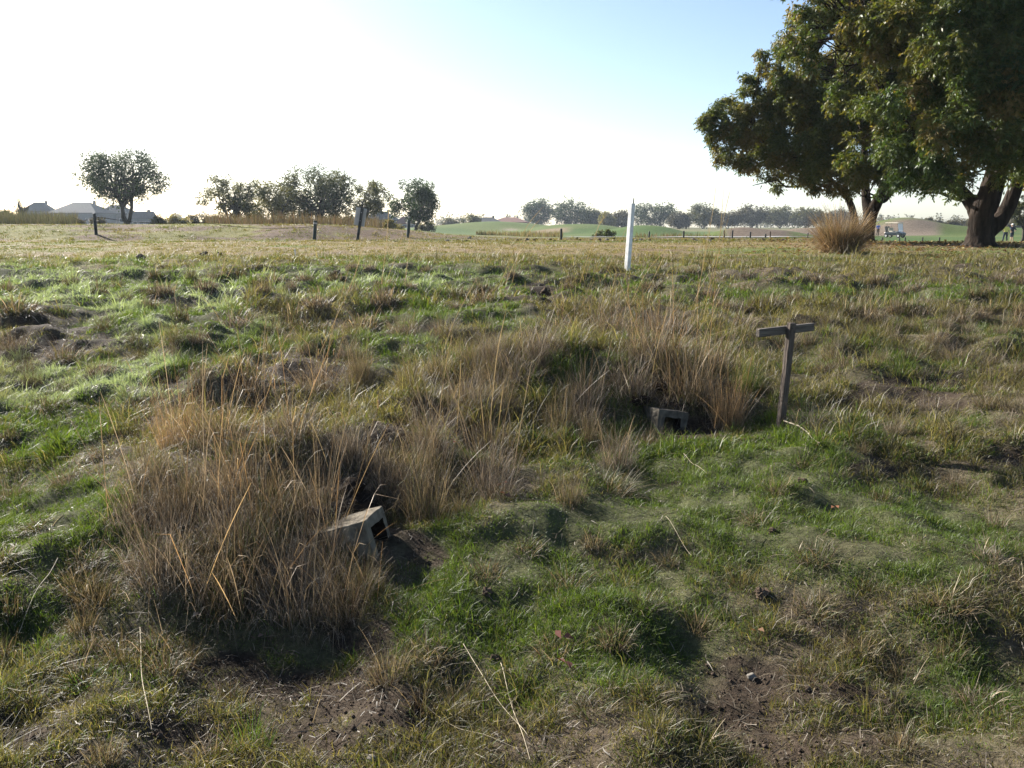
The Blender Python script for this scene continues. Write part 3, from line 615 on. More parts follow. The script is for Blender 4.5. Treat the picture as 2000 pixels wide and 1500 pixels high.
# ------------------------------------------------------------------ clods and stones
def lump(name, loc, s, m, label, cat, group=None, seed=0, rough_=.35, sq=.75):
    bm = bmesh.new(); bmesh.ops.create_icosphere(bm, subdivisions=3, radius=1)
    rs = np.random.default_rng(seed); o = rs.uniform(0, 50, 3)
    for v in bm.verts:
        p = np.array(v.co); n = 0; a = 1
        for k in (1.3, 2.9, 6.0): n += a*(vnoise(p[0]*k+o[0], p[1]*k+p[2]*k*1.7+o[1], 5)-.5); a *= .55
        v.co = v.co*(1+rough_*2*n)
    for v in bm.verts: v.co = Vector((v.co.x*s, v.co.y*s*.85, v.co.z*s*sq))
    for f in bm.faces: f.smooth = rough_ < .25
    o = bm_obj(name, bm, m); o.location = loc; o.rotation_euler.z = rs.uniform(0, 6.28)
    return tag(o, label, cat, group)
for k, (px, py, s, nm, mm, lab, cat) in enumerate([
    (655, 540, .13, 'soil_clod', 'soil', 'large dark clod of soil on the bright grass behind the mounds', 'clod'), (672, 547, .07, 'soil_clod', 'soil', 'small clod beside the large dark clod', 'clod'),
    (1065, 578, .11, 'soil_clod', 'soil', 'dark clod of soil above the middle tall straw', 'clod'), (1569, 943, .042, 'soil_clod', 'soil', 'round brown clod in the bright green grass', 'clod'),
    (1467, 1326, .024, 'stone', 'stone', 'smooth pale stone on the bare patch at front', 'stone'), (765, 815, .03, 'stone', 'whitestone', 'white stone between the two burrow mounds', 'stone'),
    (1290, 762, .09, 'soil_clod', 'soildark_hole_shade', 'crumbly soil heaped behind the rear block', 'clod'), (1250, 790, .10, 'soil_clod', 'soildark_hole_shade', 'soil lump left of the rear block', 'clod'), (668, 985, .19, 'soil_clod', 'soildark_hole_shade', 'soil heap behind the front block', 'clod'),
    (640, 1015, .15, 'soil_clod', 'soildark_hole_shade', 'soil lump left of the front block', 'clod'), (1485, 1165, .04, 'soil_clod', 'soil', 'flat dark clod in the grass above the bare patch', 'clod'), (1505, 1040, .03, 'soil_clod', 'soil', 'small brown clod under the round brown clod', 'clod'),
    (950, 1160, .035, 'soil_clod', 'soil', 'dark flat clod right of the front hollow', 'clod'), (905, 1480, .02, 'stone', 'stone', 'small grey pebble at the bottom of the photo', 'stone'), (725, 1490, .025, 'stone', 'stone', 'dark pebble on the bare soil at the bottom', 'stone'),
    (398, 499, .10, 'soil_clod', 'soil', 'left of two black clods on the cropped field', 'clod'), (427, 500, .11, 'soil_clod', 'soil', 'right of two black clods on the cropped field', 'clod'), (275, 508, .13, 'soil_clod', 'soil', 'wide dark clod left of the two black clods', 'clod'),
    (262, 510, .05, 'stone', 'whitestone', 'white scrap beside the wide dark clod', 'stone'), (1430, 502, .06, 'stone', 'whitestone', 'white pebble in the field right of the white stake', 'stone'), (970, 1290, .025, 'soil_clod', 'soil', 'dark clod amid the front grass', 'clod')]):
    s *= .75; x, y, z = ground(px, py); lump(nm, (x, y, z+s*.35), s, M[mm], lab, cat, None, k, .5 if 'soil' in mm else .15, .5 if mm == 'soildark_hole_shade' else .75)
g = np.random.default_rng(5)
for k in range(70):
    px = g.uniform(860, 1640); d = g.uniform(26.5, 29.5); s = g.uniform(.025, .075); x, y, z = spot(px, d)
    st = k % 3 == 0
    lump('stone' if st else 'soil_clod', (x, y, z+s*.2), s, M['stone' if st else 'soil'], 'pale stone lying along the low brown lip' if st else 'small brown clod lying along the low brown lip', 'stone' if st else 'clod', 'stones along the brown lip' if st else 'clods along the brown lip', 100+k)

# ------------------------------------------------------------------ golf cart and golfers
M['cartbody'] = noisy('cart_dark_blue', (.012, .018, .026), (.02, .03, .04), 3, .3, .5); M['roofw'] = noisy('cart_roof', (.52, .46, .36), (.6, .54, .43), 3, .6)
M['tyre'] = noisy('tyre', (.012, .012, .012), (.02, .02, .02), 8, .9); M['chrome'] = noisy('rim', (.4, .4, .4), (.5, .5, .5), 4, .4, .5); M['seatm'] = noisy('seat', (.45, .40, .32), (.5, .45, .36), 4, .6)
mw, n_, l_, p_ = mat('windshield', .08, .5); p_.inputs['Base Color'].default_value = (.75, .8, .85, 1); p_.inputs['Alpha'].default_value = .45; M['wind'] = mw
x, y, z = spot(1746, 100)
cart = empty('golf_cart', (x, y, z), 'dark golf cart with beige roof parked on the green', 'golf cart', rz=R(-56))
def bx(name, c, s, m, par, bev=.03, rot=None):
    bm = bmesh.new(); box(bm, c, s, rot); return bm_obj(name, bm, m, par, bev)
bx('body', (-.25, 0, .48), (1.5, 1.1, .36), M['cartbody'], cart, .08); bm = bmesh.new()
v = box(bm, (.85, 0, .55), (.75, 1.1, .5)); [setattr(q, 'co', q.co-Vector((0, 0, .2))) for q in v if q.co.x > 1 and q.co.z > .6]; bm_obj('cowl', bm, M['cartbody'], cart, .07)
bx('floor_pan', (.35, 0, .33), (.6, 1.05, .06), M['dark'], cart, .01)
bx('seat', (-.2, 0, .76), (.52, 1.0, .15), M['seatm'], cart, .05); bx('backrest', (-.5, 0, 1.02), (.12, 1.0, .42), M['seatm'], cart, .05)
rf = bx('roof', (-.1, 0, 1.80), (1.75, 1.2, .09), M['roofw'], cart, .04)
for sx, sy in ((.72, .52), (.72, -.52), (-.75, .52), (-.75, -.52)):
    a = (sx+.12 if sx > 0 else sx, sy, .7); b = (sx-.12 if sx > 0 else sx, sy, 1.77); link('roof_strut', tubes_mesh('roof_strut', [(curve_path(a, b, 3), np.full(3, .022))], 6), M['dark'], cart)
bx('windshield', (.73, 0, 1.25), (.02, 1.0, .95), M['wind'], cart, 0, Matrix.Rotation(R(-9), 4, 'Y'))
for sy in (-.35, .35):
    bm = bmesh.new(); bmesh.ops.create_uvsphere(bm, u_segments=10, v_segments=6, radius=.07, matrix=Matrix.Translation((1.2, sy, .52)) @ Matrix.Diagonal((.5, 1, 1, 1))); bm_obj('headlight', bm, M['trim'], cart, smooth=True)
for sx in (.85, -.75):
    for sy in (-.5, .5):
        bm = bmesh.new(); bmesh.ops.create_cone(bm, cap_ends=True, segments=20, radius1=.24, radius2=.24, depth=.2, matrix=Matrix.Translation((sx, sy, .24)) @ Matrix.Rotation(math.pi/2, 4, 'X')); wh = bm_obj('wheel', bm, M['tyre'], cart, .04)
        bm = bmesh.new(); bmesh.ops.create_cone(bm, cap_ends=True, segments=16, radius1=.13, radius2=.13, depth=.21, matrix=Matrix.Translation((sx, sy, .24)) @ Matrix.Rotation(math.pi/2, 4, 'X')); bm_obj('rim', bm, M['chrome'], wh)
bm = bmesh.new()
sw = tube_arrays(np.array([(math.cos(t)*.17, math.sin(t)*.17, 0) for t in np.linspace(0, 2*math.pi, 17)]), np.full(17, .016), 6); me = raw_mesh('steering_wheel', sw[0], sw[1]); bm.free()
o = link('steering_wheel', me, M['dark'], cart); o.location = (.42, .25, 1.0); o.rotation_euler = (0, R(-50), 0)
link('steering_column', tubes_mesh('steering_column', [(np.array([(.42, .25, 1.0), (.6, .25, .8), (.8, .25, .62)]), np.full(3, .02))], 6), M['dark'], cart)
for sy in (-.25, .25):
    bm = bmesh.new(); bmesh.ops.create_cone(bm, cap_ends=True, segments=14, radius1=.13, radius2=.15, depth=.85, matrix=Matrix.Translation((-.95, sy, .95)) @ Matrix.Rotation(R(-12), 4, 'Y')); bg_ = bm_obj('golf_bag', bm, M['dark'], None, .02); bg_.parent = None
    bg_.matrix_world = cart.matrix_basis @ Matrix.Identity(4); bg_.rotation_euler = (0, 0, R(-56)); bg_.location = cart.location
    tag(bg_, 'dark golf bag standing on the back of the golf cart', 'golf bag', 'golf bags on the cart')
M['skin'] = noisy('skin', (.32, .19, .13), (.38, .24, .17), 8, .6, .3); M['navy'] = noisy('navy_cloth', (.012, .016, .032), (.02, .026, .045), 12, .9); M['yellow'] = noisy('yellow_cloth', (.62, .55, .12), (.72, .64, .18), 12, .9)
M['blue'] = noisy('blue_cloth', (.02, .09, .42), (.03, .12, .5), 12, .9); M['black'] = noisy('black_cloth', (.01, .01, .012), (.02, .02, .022), 12, .9); M['cap'] = noisy('white_cap', (.7, .7, .7), (.8, .8, .8), 8, .8); M['hair'] = noisy('dark_hair', (.015, .011, .009), (.03, .022, .017), 20, .6); M['shoe'] = noisy('shoe', (.3, .3, .3), (.4, .4, .4), 9, .6)
def skinned(name, verts, edges, rad, mt, parent, root_i=0, sub=2):
    me = bpy.data.meshes.new(name); me.from_pydata([Vector(v) for v in verts], edges, []); o = link(name, me, mt, parent)
    sk = o.modifiers.new('skin', 'SKIN'); sk.use_smooth_shade = True
    lay = me.skin_vertices[0] if me.skin_vertices else None
    if lay is None:
        bm = bmesh.new(); bm.from_mesh(me); bm.verts.layers.skin.verify(); bm.to_mesh(me); bm.free(); lay = me.skin_vertices[0]
    for i, r in enumerate(rad):
        lay.data[i].radius = r if isinstance(r, tuple) else (r, r); lay.data[i].use_root = (i == root_i)
    s = o.modifiers.new('sub', 'SUBSURF'); s.levels = sub; s.render_levels = sub; return o
def person(px, d, rz, label, shirt, legs, arms, hat=None, hair=True, shorts=False, lean=0.):
    x, y, z = spot(px, d); root = empty('person', (x, y, z), label, 'person', None, rz)
    P = {}; V = []; E = []; Rr = []
    def add(n, p, r, par=None):
        P[n] = len(V); V.append(p); Rr.append(r)
        if par: E.append((P[par], P[n]))
    f = lean
    add('pel', (0, 0, .95), (.165, .125)); add('wai', (0, -.02*1-f*.1, 1.12), (.135, .10), 'pel'); add('che', (0, -.02-f*.3, 1.32), (.165, .115), 'wai'); add('nb', (0, -f*.45, 1.47), (.075, .07), 'che')
    add('nk', (0, -.01-f*.5, 1.53), (.060, .062), 'nb'); add('jaw', (0, -.03-f*.55, 1.595), (.078, .088), 'nk'); add('eye', (0, -.02-f*.6, 1.66), (.090, .108), 'jaw'); add('top', (0, 0-f*.6, 1.74), (.078, .094), 'eye')
    add('nose', (0, -.135-f*.6, 1.635), (.011, .012), 'eye')
    for s, sd in ((-1, 'l'), (1, 'r')):
        add('hip'+sd, (s*.095, 0, .90), (.092, .095), 'pel'); kx, fy, fx = legs[0 if s < 0 else 1]
        add('kne'+sd, (s*.10+kx*.5, -.03+fy*.4, .49), .058, 'hip'+sd); add('cal'+sd, (s*.105+kx*.75, fy*.7+.015, .34), .056, 'kne'+sd); add('ank'+sd, (s*.11+kx, fy, .085), .036, 'cal'+sd); add('toe'+sd, (s*.125+kx, fy-.16, .04), (.04, .03), 'ank'+sd)
        add('ear'+sd, (s*.088, .0-f*.6, 1.645), (.012, .02), 'eye')
        e, h_ = arms[0 if s < 0 else 1]
        sh = (s*.175, -.01-f*.35, 1.42); add('sh'+sd, sh, .062, 'che'); add('el'+sd, e, .043, 'sh'+sd); add('wr'+sd, h_, .027, 'el'+sd)
        w = Vector(h_); dr = (w-Vector(e)).normalized(); sd_ = dr.cross(Vector((0, 1, .2))).normalized(); pm = w+dr*.055; add('pa'+sd, pm, (.034, .018), 'wr'+sd)
        for k in range(4):
            b = pm+dr*.04+sd_*(k-1.5)*.019; L = (.06, .072, .068, .052)[k]; add('f%d%s' % (k, sd), b, .009, 'pa'+sd); add('g%d%s' % (k, sd), b+dr*L*.6+Vector((0, -.012, 0)), .008, 'f%d%s' % (k, sd)); add('h%d%s' % (k, sd), b+dr*L*.85+Vector((0, -.035, 0)), .007, 'g%d%s' % (k, sd))
        t = w+dr*.03-sd_*.035; add('t0'+sd, t, .011, 'pa'+sd); add('t1'+sd, t+dr*.035-sd_*.018+Vector((0, -.015, 0)), .009, 't0'+sd)
    skinned('body', V, E, Rr, M['skin'], root)
    def shell(name, names, m, grow, extra=()):
        idx = {n: i for i, n in enumerate(names)}; vs = [V[P[n]] for n in names]; rr = []
        for n in names:
            r = Rr[P[n]]; r = r if isinstance(r, tuple) else (r, r); rr.append((r[0]+grow, r[1]+grow))
        es = [(idx[a], idx[b]) for a in names for b in names if (P[a], P[b]) in E]
        return skinned(name, vs, es, rr, m, root)
    shell('shirt', ['pel', 'wai', 'che', 'nb', 'shl', 'shr', 'ell', 'elr'], M[shirt[0]], .024)
    shell('trousers', ['wai', 'pel', 'hipl', 'hipr', 'knel', 'kner']+([] if shorts else ['call', 'calr', 'ankl', 'ankr']), M[shirt[1]], .012)
    for s in 'lr': shell('shoe', ['ank'+s, 'toe'+s], M['shoe'], .012)
    for s in (-1, 1):
        bm = bmesh.new(); bmesh.ops.create_uvsphere(bm, u_segments=8, v_segments=6, radius=.011, matrix=Matrix.Translation((s*.03, -.108-f*.6, 1.665))); bm_obj('eye', bm, M['black'], root, smooth=True)
    bm = bmesh.new(); bmesh.ops.create_uvsphere(bm, u_segments=16, v_segments=10, radius=.105, matrix=Matrix.Translation((0, .006-f*.6, 1.685)) @ Matrix.Diagonal((.88, 1.06, 1.0, 1)))
    bmesh.ops.delete(bm, geom=[v for v in bm.verts if v.co.z < 1.672 or (v.co.y < -.06-f*.6 and v.co.z < 1.71)], context='VERTS')
    if hat:
        box(bm, (0, -.13-f*.6, 1.70), (.13, .11, .012)); bm_obj('cap', bm, M[hat], root, smooth=False)
    else: bm_obj('hair', bm, M['hair'], root, smooth=True)
    return root
person(1714, 117, R(150), 'person in blue shirt and dark trousers standing left of the golf cart', ('blue', 'black'), ((0, .03), (0, .0, .0))[0:0] or ((0, .02, 0), (0, -.05, 0)), (((-.25, .0, 1.16), (-.22, -.10, .92)), ((.25, .0, 1.16), (.22, -.12, .93))))
person(1962, 76, R(160), 'person in yellow shirt and navy trousers standing right of the large trunk', ('yellow', 'navy'), ((-.06, 0, 0), (.08, .0, 0)), (((-.27, .03, 1.17), (-.24, -.10, .95)), ((.27, .0, 1.18), (.17, -.2, 1.05))))
person(1975, 77, R(200), 'person in white cap and navy shirt with hands on hips', ('navy', 'navy'), ((-.04, 0, 0), (.04, .0, 0)), (((-.36, .10, 1.18), (-.19, -.02, 1.03)), ((.36, .10, 1.18), (.19, -.02, 1.03))), 'cap', shorts=True, lean=.12)

# ------------------------------------------------------------------ grass tufts
PAL = {'brown': [(.165, .128, .088), (.225, .18, .125), (.31, .255, .185), (.12, .10, .055)], 'grey': [(.175, .148, .122), (.24, .205, .17), (.33, .285, .235), (.125, .105, .08)],
       'olive': [(.085, .095, .035), (.13, .115, .05), (.18, .14, .075), (.065, .10, .028)], 'orange': [(.40, .26, .13), (.32, .21, .11), (.46, .34, .19), (.25, .18, .11)],
       'pale': [(.32, .26, .16), (.26, .21, .12), (.20, .165, .09), (.12, .125, .05)], 'green': [(.055, .115, .025), (.075, .14, .03), (.10, .13, .04), (.2, .15, .07)]}
def arc_blades(g, n, r, h, spread, curl, wid, pal, hmin=.35, K=5, upright=False):
    rho = np.sqrt(g.random(n)); th = g.uniform(0, 2*math.pi, n)
    bx_, by_ = rho*r*np.cos(th), rho*r*np.sin(th)
    phi = th+g.normal(0, 1.1, n); lean = spread*rho*g.uniform(.3, 1.3, n)+np.abs(g.normal(0, .30, n)); cu = curl*g.gamma(1.6, .7, n)
    L = h*g.uniform(hmin, 1.05, n)*(1-.25*rho)
    brk = np.where(g.random(n) < .2, g.uniform(.7, 1.7, n), 0); bk = g.integers(2, K, n)
    s = np.linspace(0, 1, K); pts = np.zeros((n, K, 3)); pts[:, 0, 0] = bx_; pts[:, 0, 1] = by_; pts[:, 0, 2] = -.02
    for k in range(1, K):
        a = lean+cu*(s[k]-.5/(K-1))**1.3+brk*(k >= bk); a = np.minimum(a, 2.3)
        st = L/(K-1); pts[:, k, 0] = pts[:, k-1, 0]+np.cos(phi)*np.sin(a)*st; pts[:, k, 1] = pts[:, k-1, 1]+np.sin(phi)*np.sin(a)*st; pts[:, k, 2] = pts[:, k-1, 2]+np.cos(a)*st
    sa = g.uniform(0, math.pi, n); side = np.stack([np.cos(sa), np.sin(sa), 0*sa], 1)
    w = wid*g.uniform(.6, 1.3, n)[:, None]*np.linspace(1, .25, K)[None, :]
    p = np.array(pal); col = p[g.integers(0, len(p), n)]*g.uniform(.45, 1.5, n)[:, None]
    return pts, w, side, col
PAL = {k: [tuple(.70*c for c in q) for q in v]+([(.062, .044, .03)] if k not in ('green', 'orange') else []) for k, v in PAL.items()}
TM = {}
def tuft_mesh(kind, size, v):
    key = (kind, size, v)
    if key in TM: return TM[key]
    g = np.random.default_rng(abs(hash(kind)) % 1 + sum(map(ord, kind))*31+ord(size)*7+v)
    n, wid, h, r = {'S': (240, .0040, .15, .085), 'M': (300, .0042, .30, .16), 'L': (430, .0039, .46, .24), 'F': (300, .010, .22, .16)}[size]
    sp_ = {'brown': .8, 'grey': .85, 'olive': .7, 'orange': .38, 'pale': .6, 'green': .55}[kind]
    cu = {'brown': .9, 'grey': 1.1, 'olive': .8, 'orange': .5, 'pale': .8, 'green': .8}[kind]
    parts = [ribbons(*arc_blades(g, n, r, h, sp_, cu, wid, PAL[kind]))]
    parts.append(ribbons(*arc_blades(g, n//2, r*1.5, h*.55, 1.3, 1.6, wid, PAL['grey' if kind != 'green' else 'pale'])))
    if kind != 'green': parts.append(ribbons(*arc_blades(g, n//16+2, r*1.2, h*1.3, .6, 2.0, wid*1.1, [(.27, .22, .15), (.22, .175, .11)], .6, 7)))
    if kind in ('grey', 'pale', 'brown'): parts.append(ribbons(*arc_blades(g, n//6, r*1.2, h*.4, .8, .6, wid, PAL['green'])))
    co, q, c = join(parts); TM[key] = raw_mesh('tuft_'+kind, co, q, c); return TM[key]
STALK = {}
def stalk_mesh(n, h, v, pal='orange', wid=.0037, r=.20):
    key = (n, h, v, pal)
    if key in STALK: return STALK[key]
    g = np.random.default_rng(900+v*7+n)
    pts, w, side, col = arc_blades(g, n, r, h, .12, .28, wid, PAL[pal]+PAL['brown'][:3], .4, 6)
    w = wid*np.repeat(np.array([[1, .95, .9, .8, .9, .3]]), n, 0)*g.uniform(.7, 1.2, n)[:, None]
    co, q, c = join([ribbons(pts, w, side, col)] +
        [ribbons(*_leaflets(g, pts, pal, wid))])
    STALK[key] = raw_mesh('stalks', co, q, c); return STALK[key]
def _leaflets(g, pts, pal, wid):
    n = len(pts); i = g.integers(0, n, n); k = g.integers(1, 5, n); b = pts[i, k]; a = g.uniform(0, 6.28, n); L = g.uniform(.05, .16, n)
    d = np.stack([np.cos(a)*.6, np.sin(a)*.6, np.full(n, .8)], 1); p = np.stack([b, b+d*L[:, None]*.6, b+d*L[:, None]*np.array([1.3, 1.3, .6])], 1)
    p_ = np.array(PAL[pal]); return p, wid*np.array([[.8, .7, .2]])*np.ones((n, 1)), np.stack([-np.sin(a), np.cos(a), 0*a], 1), p_[g.integers(0, len(p_), n)]
def tuft(px, py, wpx, hpx, kind, label, group=None, stalks=None, seed=None):
    x, y, z = ground(px, py); dep = y*cp+(EYE-z)*sp; h = hpx*dep/F; w = wpx*dep/F
    size = 'F' if y > 9.5 else ('S' if h < .19 else 'M' if h < .34 else 'L')
    h0, r0 = {'S': (.14, .17), 'M': (.26, .33), 'L': (.40, .48), 'F': (.18, .26)}[size]
    v = random.randrange(4); me = tuft_mesh(kind, size, v)
    sxy = max(.45, min(1.7, w/2/r0)); sz = max(.45, min(1.8, h/h0))
    root = empty('grass_tuft', (x, y, z), label, 'grass tuft', group, random.uniform(0, 6.28)); root.scale = (sxy, sxy, sz)
    link('blades', me, M['straw'] if kind != 'green' else M['grass'], root)
    if stalks:
        n, hp_, pal = stalks; hs = hp_*dep/F; o = link('stalks', stalk_mesh(max(n, 9), .8, random.randrange(5), pal), M['straw'], root)
        o.scale = (1/sxy, 1/sxy, hs/.75/sz)
    return root
TUFTS = [
 # front mound
 (330,1130,230,230,'grey','shaggy grey tuft at the near left foot of front straw mound',None), (455,1175,260,260,'brown','broad brown tuft at the near foot of front straw mound',(14,330,'orange')), (580,1190,240,250,'grey','grey drooping tuft at the near right foot of front straw mound',(12,380,'orange')),
 (672,1200,190,190,'brown','brown tuft at the low right corner of front straw mound',None), (712,1150,150,110,'pale','thin pale tuft sprouting before the front concrete block',(10,140,'orange')), (270,1020,190,200,'grey','grey tuft on the left flank of front straw mound',(12,330,'orange')),
 (380,1000,230,240,'brown','tangled brown tuft at the middle of front straw mound',(20,400,'orange')), (500,1010,240,260,'brown','tallest-stalked orange tuft at the middle of front straw mound',(22,470,'orange')), (610,1010,190,230,'brown','brown tuft with orange stalks above the front block',(15,380,'orange')),
 (690,900,170,170,'grey','grey tuft on the back right shoulder of front straw mound',(6,200,'pale')), (565,850,220,170,'grey','grey feathery tuft on the crest of front straw mound',(18,290,'orange')), (430,860,220,180,'brown','brown tuft on the crest of front straw mound',(18,260,'orange')), (350,870,150,190,'orange','orange upright tuft on the left crest of front straw mound',(20,300,'orange')),
 (265,810,170,80,'olive','dark olive tuft on the rim of the hollow behind front mound',None), (620,760,150,120,'brown','brown tuft with orange stalks by the hollow at the back',(24,200,'orange')), (480,760,120,70,'brown','dry tuft with orange stalks over the hollow left of centre',(22,190,'orange')), (640,1060,150,150,'grey','grey tuft left against the front concrete block',(10,230,'orange')),
 # between the mounds
 (845,850,220,170,'grey','large dark grey tuft midway between both concrete blocks',(10,260,'pale')), (905,790,170,130,'brown','dark brown tuft at the back of the large dark grey tuft',None), (830,1010,160,170,'pale','pale wispy tuft right of the front concrete block',(10,240,'pale')), (960,920,190,140,'grey','grey matted tuft below the middle tall stalks',(18,330,'pale')), (760,950,130,110,'grey','small grey tuft between front mound and pale wispy tuft',None),
 # rear mound
 (1000,740,200,130,'grey','greyish purple tuft on the left shoulder of rear mound',(12,240,'pale')), (1060,680,170,110,'grey','grey tuft on the top left of rear mound',(8,170,'pale')), (965,690,120,90,'grey','small grey tuft left of rear mound top',None), (1140,790,150,140,'grey','pale grey fountain-shaped tuft on the near face of rear mound',(5,170,'pale')), (1110,650,200,120,'brown','brown tuft at the back left of rear mound',(24,170,'orange')),
 (1185,650,220,130,'brown','brown tuft at the back middle of rear mound',(34,190,'orange')), (1280,690,220,150,'brown','straw-brown tuft at the back right of rear mound',(40,220,'orange')), (1345,770,200,170,'brown','brown tuft with straw stalks above the rear block',(40,260,'orange')), (1420,825,120,150,'orange','orange tuft between rear block and wooden perch',(26,200,'orange')), (1230,760,180,140,'grey','grey tuft on the crest of rear mound above the block',(16,240,'pale')), (1390,720,170,130,'brown','back right brown tuft of rear mound with the tallest straw stalks',(14,330,'pale')), (1300,640,160,90,'brown','brown tuft far behind the rear block',(14,180,'pale')),
 (1205,880,140,80,'olive','low olive tuft left of the rear block opening',None), (1190,955,190,70,'olive','flat olive-brown tuft below the rear block',None), (1275,870,100,70,'pale','pale spiky tuft hugging the left side of rear block',None), (1580,840,150,90,'grey','grey tuft just right of the wooden perch foot',None), (1460,760,90,110,'green','small green tuft between orange tuft and wooden perch',None),
 # back left and centre
 (460,640,110,65,'grey','rounded brown-grey tuft in the grass behind front mound',(10,90,'orange')), (617,600,85,65,'brown','rounded brown tuft below the large dark clod',None), (705,645,110,65,'brown','left tuft of the dark row behind the two mounds',None), (790,650,120,75,'brown','middle tuft of the dark row behind the two mounds',(8,140,'pale')), (865,655,110,70,'brown','right tuft of the dark row behind the two mounds',None), (748,590,80,50,'brown','small brown tuft beyond the dark row',None), (945,590,70,40,'brown','small round tuft left of the upper dark clod',None),
 (25,680,100,70,'brown','dark brown tuft beside bare soil at the left edge',None), (125,700,120,60,'brown','flat brown tuft on the bright left grass',None), (195,730,90,55,'brown','small brown tuft right of the flat brown tuft',None), (30,610,110,45,'olive','olive tuft in the bright grass at left edge',None), (25,975,130,80,'brown','brown tuft low on the left edge',None), (130,945,120,70,'brown','brown tuft near the left flank of front mound',None), (210,640,100,50,'olive','olive tuft on the bright left grass',None), (90,800,140,70,'olive','olive tuft left of the hollow',None), (280,700,90,45,'olive','small olive tuft left of the orange stalks',None),
 # foreground
 (820,1385,140,90,'olive','dry olive tuft beside bare soil at the front',None), (1200,1255,120,75,'pale','pale brown tuft in the green grass at the front',None), (1105,1150,150,80,'olive','olive tuft in the grass right of front hollow',None), (490,1460,130,120,'green','spiky green tuft on bare soil at the bottom',(8,170,'pale')), (900,1000,110,70,'pale','little pale tuft below the middle tall stalks',None), (1760,1460,130,90,'pale','straw-coloured tuft at the bottom right',None), (1850,1180,180,70,'pale','flattened pale tuft on the right front grass',None), (1600,1090,160,60,'olive','olive tuft in the brightest green patch',None), (370,1290,90,70,'olive','thin olive tuft at the near edge of front mound grass',None)]
for px, py, w, h, kd, lab, st in TUFTS: tuft(px, py, w, h, kd, lab, None, st)
def zone_tufts(n, x0, x1, y0, y1, kinds, label, group, hpx=(22, 50), seed=0, dmin=34):
    rs = random.Random(seed); got = []
    t_ = 0
    while len(got) < n and t_ < 4000:
        t_ += 1; px, py = rs.uniform(x0, x1), rs.uniform(y0, y1); s = .35+.9*(py-480)/500
        if any(abs(px-a)/1.5+abs(py-b)*1.4 < dmin*s for a, b in got): continue
        if dmin > 27 and any(abs(px-q[0]) < q[2]*.5 and abs(py-q[1]) < q[3]*.6 for q in TUFTS): continue
        if any(abs(px-a) < 85 and -10 < py-b < 110 for a, b in ((720, 1010), (1310, 800))): continue
        if any(((px-cx)/rx)**2+((py-cy)/ry)**2 < .8 for cx, cy, rx, ry, _ in BARE): continue
        got.append((px, py)); tuft(px, py, rs.uniform(1.3, 2.5)*s*(50 if py < 760 else 40), rs.uniform(*hpx)*s*(1.12 if py < 760 else .85), rs.choice(kinds), label, group)
zone_tufts(78, 1440, 2060, 545, 860, ['brown', 'grey', 'pale', 'brown', 'olive'], 'low wispy straw tuft on the slope around and beyond the wooden perch', 'small tufts on the right slope', (44, 76), 1, 30)
zone_tufts(24, 1260, 2060, 880, 1480, ['olive', 'pale', 'olive', 'brown'], 'small loose tuft in the green grass of the right foreground', 'small tufts of the right foreground', (34, 60), 2, 60)
zone_tufts(36, -40, 620, 530, 760, ['olive', 'olive', 'brown'], 'small olive tussock in the bright grass of the left background', 'small tussocks of the left background', (46, 84), 3)
zone_tufts(22, 640, 1460, 520, 620, ['brown', 'olive', 'grey'], 'small brown tussock along the top of the slope behind the mounds', 'small tussocks behind the mounds', (34, 62), 4)
zone_tufts(12, -40, 320, 780, 1300, ['olive', 'brown', 'pale'], 'small tuft in the grass left of the front straw mound', 'small tufts left of front mound', (34, 60), 5, 60)
zone_tufts(14, 270, 720, 930, 1130, ['grey', 'brown', 'grey', 'olive'], 'small tangled tuft among the larger tufts of front straw mound', 'small tufts on the front mound', (100, 170), 10, 22)
zone_tufts(38, 650, 1260, 680, 980, ['grey', 'grey', 'brown', 'pale'], 'small tangled grey tuft in the dip between the two mounds', 'small tufts between the mounds', (80, 140), 8, 26)
zone_tufts(14, 150, 760, 1150, 1320, ['olive', 'pale', 'green', 'grey'], 'small olive tuft along the near foot of the front straw mound', 'small tufts at the foot of front mound', (40, 80), 9, 40)
zone_tufts(9, 760, 1260, 1020, 1470, ['olive', 'pale'], 'small thin tuft in the middle foreground grass', 'small tufts of the middle foreground', (26, 46), 6, 70)
zone_tufts(6, 20, 480, 1300, 1490, ['olive', 'pale', 'green'], 'small thin tuft near the bottom left corner', 'small tufts of the bottom left', (30, 54), 7, 60)
# the big orange straw clump under the trees
x, y, z = spot(1640, 19.6); dep = y*cp+.2; g = np.random.default_rng(55)
root = empty('straw_clump', (x, y, z), 'big fluffy orange straw clump in front of the forked tree', 'straw clump')
k = dep/F
parts = [ribbons(*arc_blades(g, 2600, .33, 112*k, .30, .6, .011, PAL['orange'][1:]+[(.24, .16, .085), (.14, .10, .05), (.12, .11, .05)], .45, 6)), ribbons(*arc_blades(g, 700, .40, 70*k, .6, .9, .012, PAL['orange'], .5, 4))]
co, q, c = join(parts); link('blades', raw_mesh('straw_clump', co, q, c), M['straw'], root)
parts = [ribbons(*arc_blades(g, 120, .30, 125*k, .25, .3, .008, PAL['pale'], .7, 5))]; co, q, c = join(parts); link('stalks', raw_mesh('straw_stalks', co, q, c), M['straw'], root)

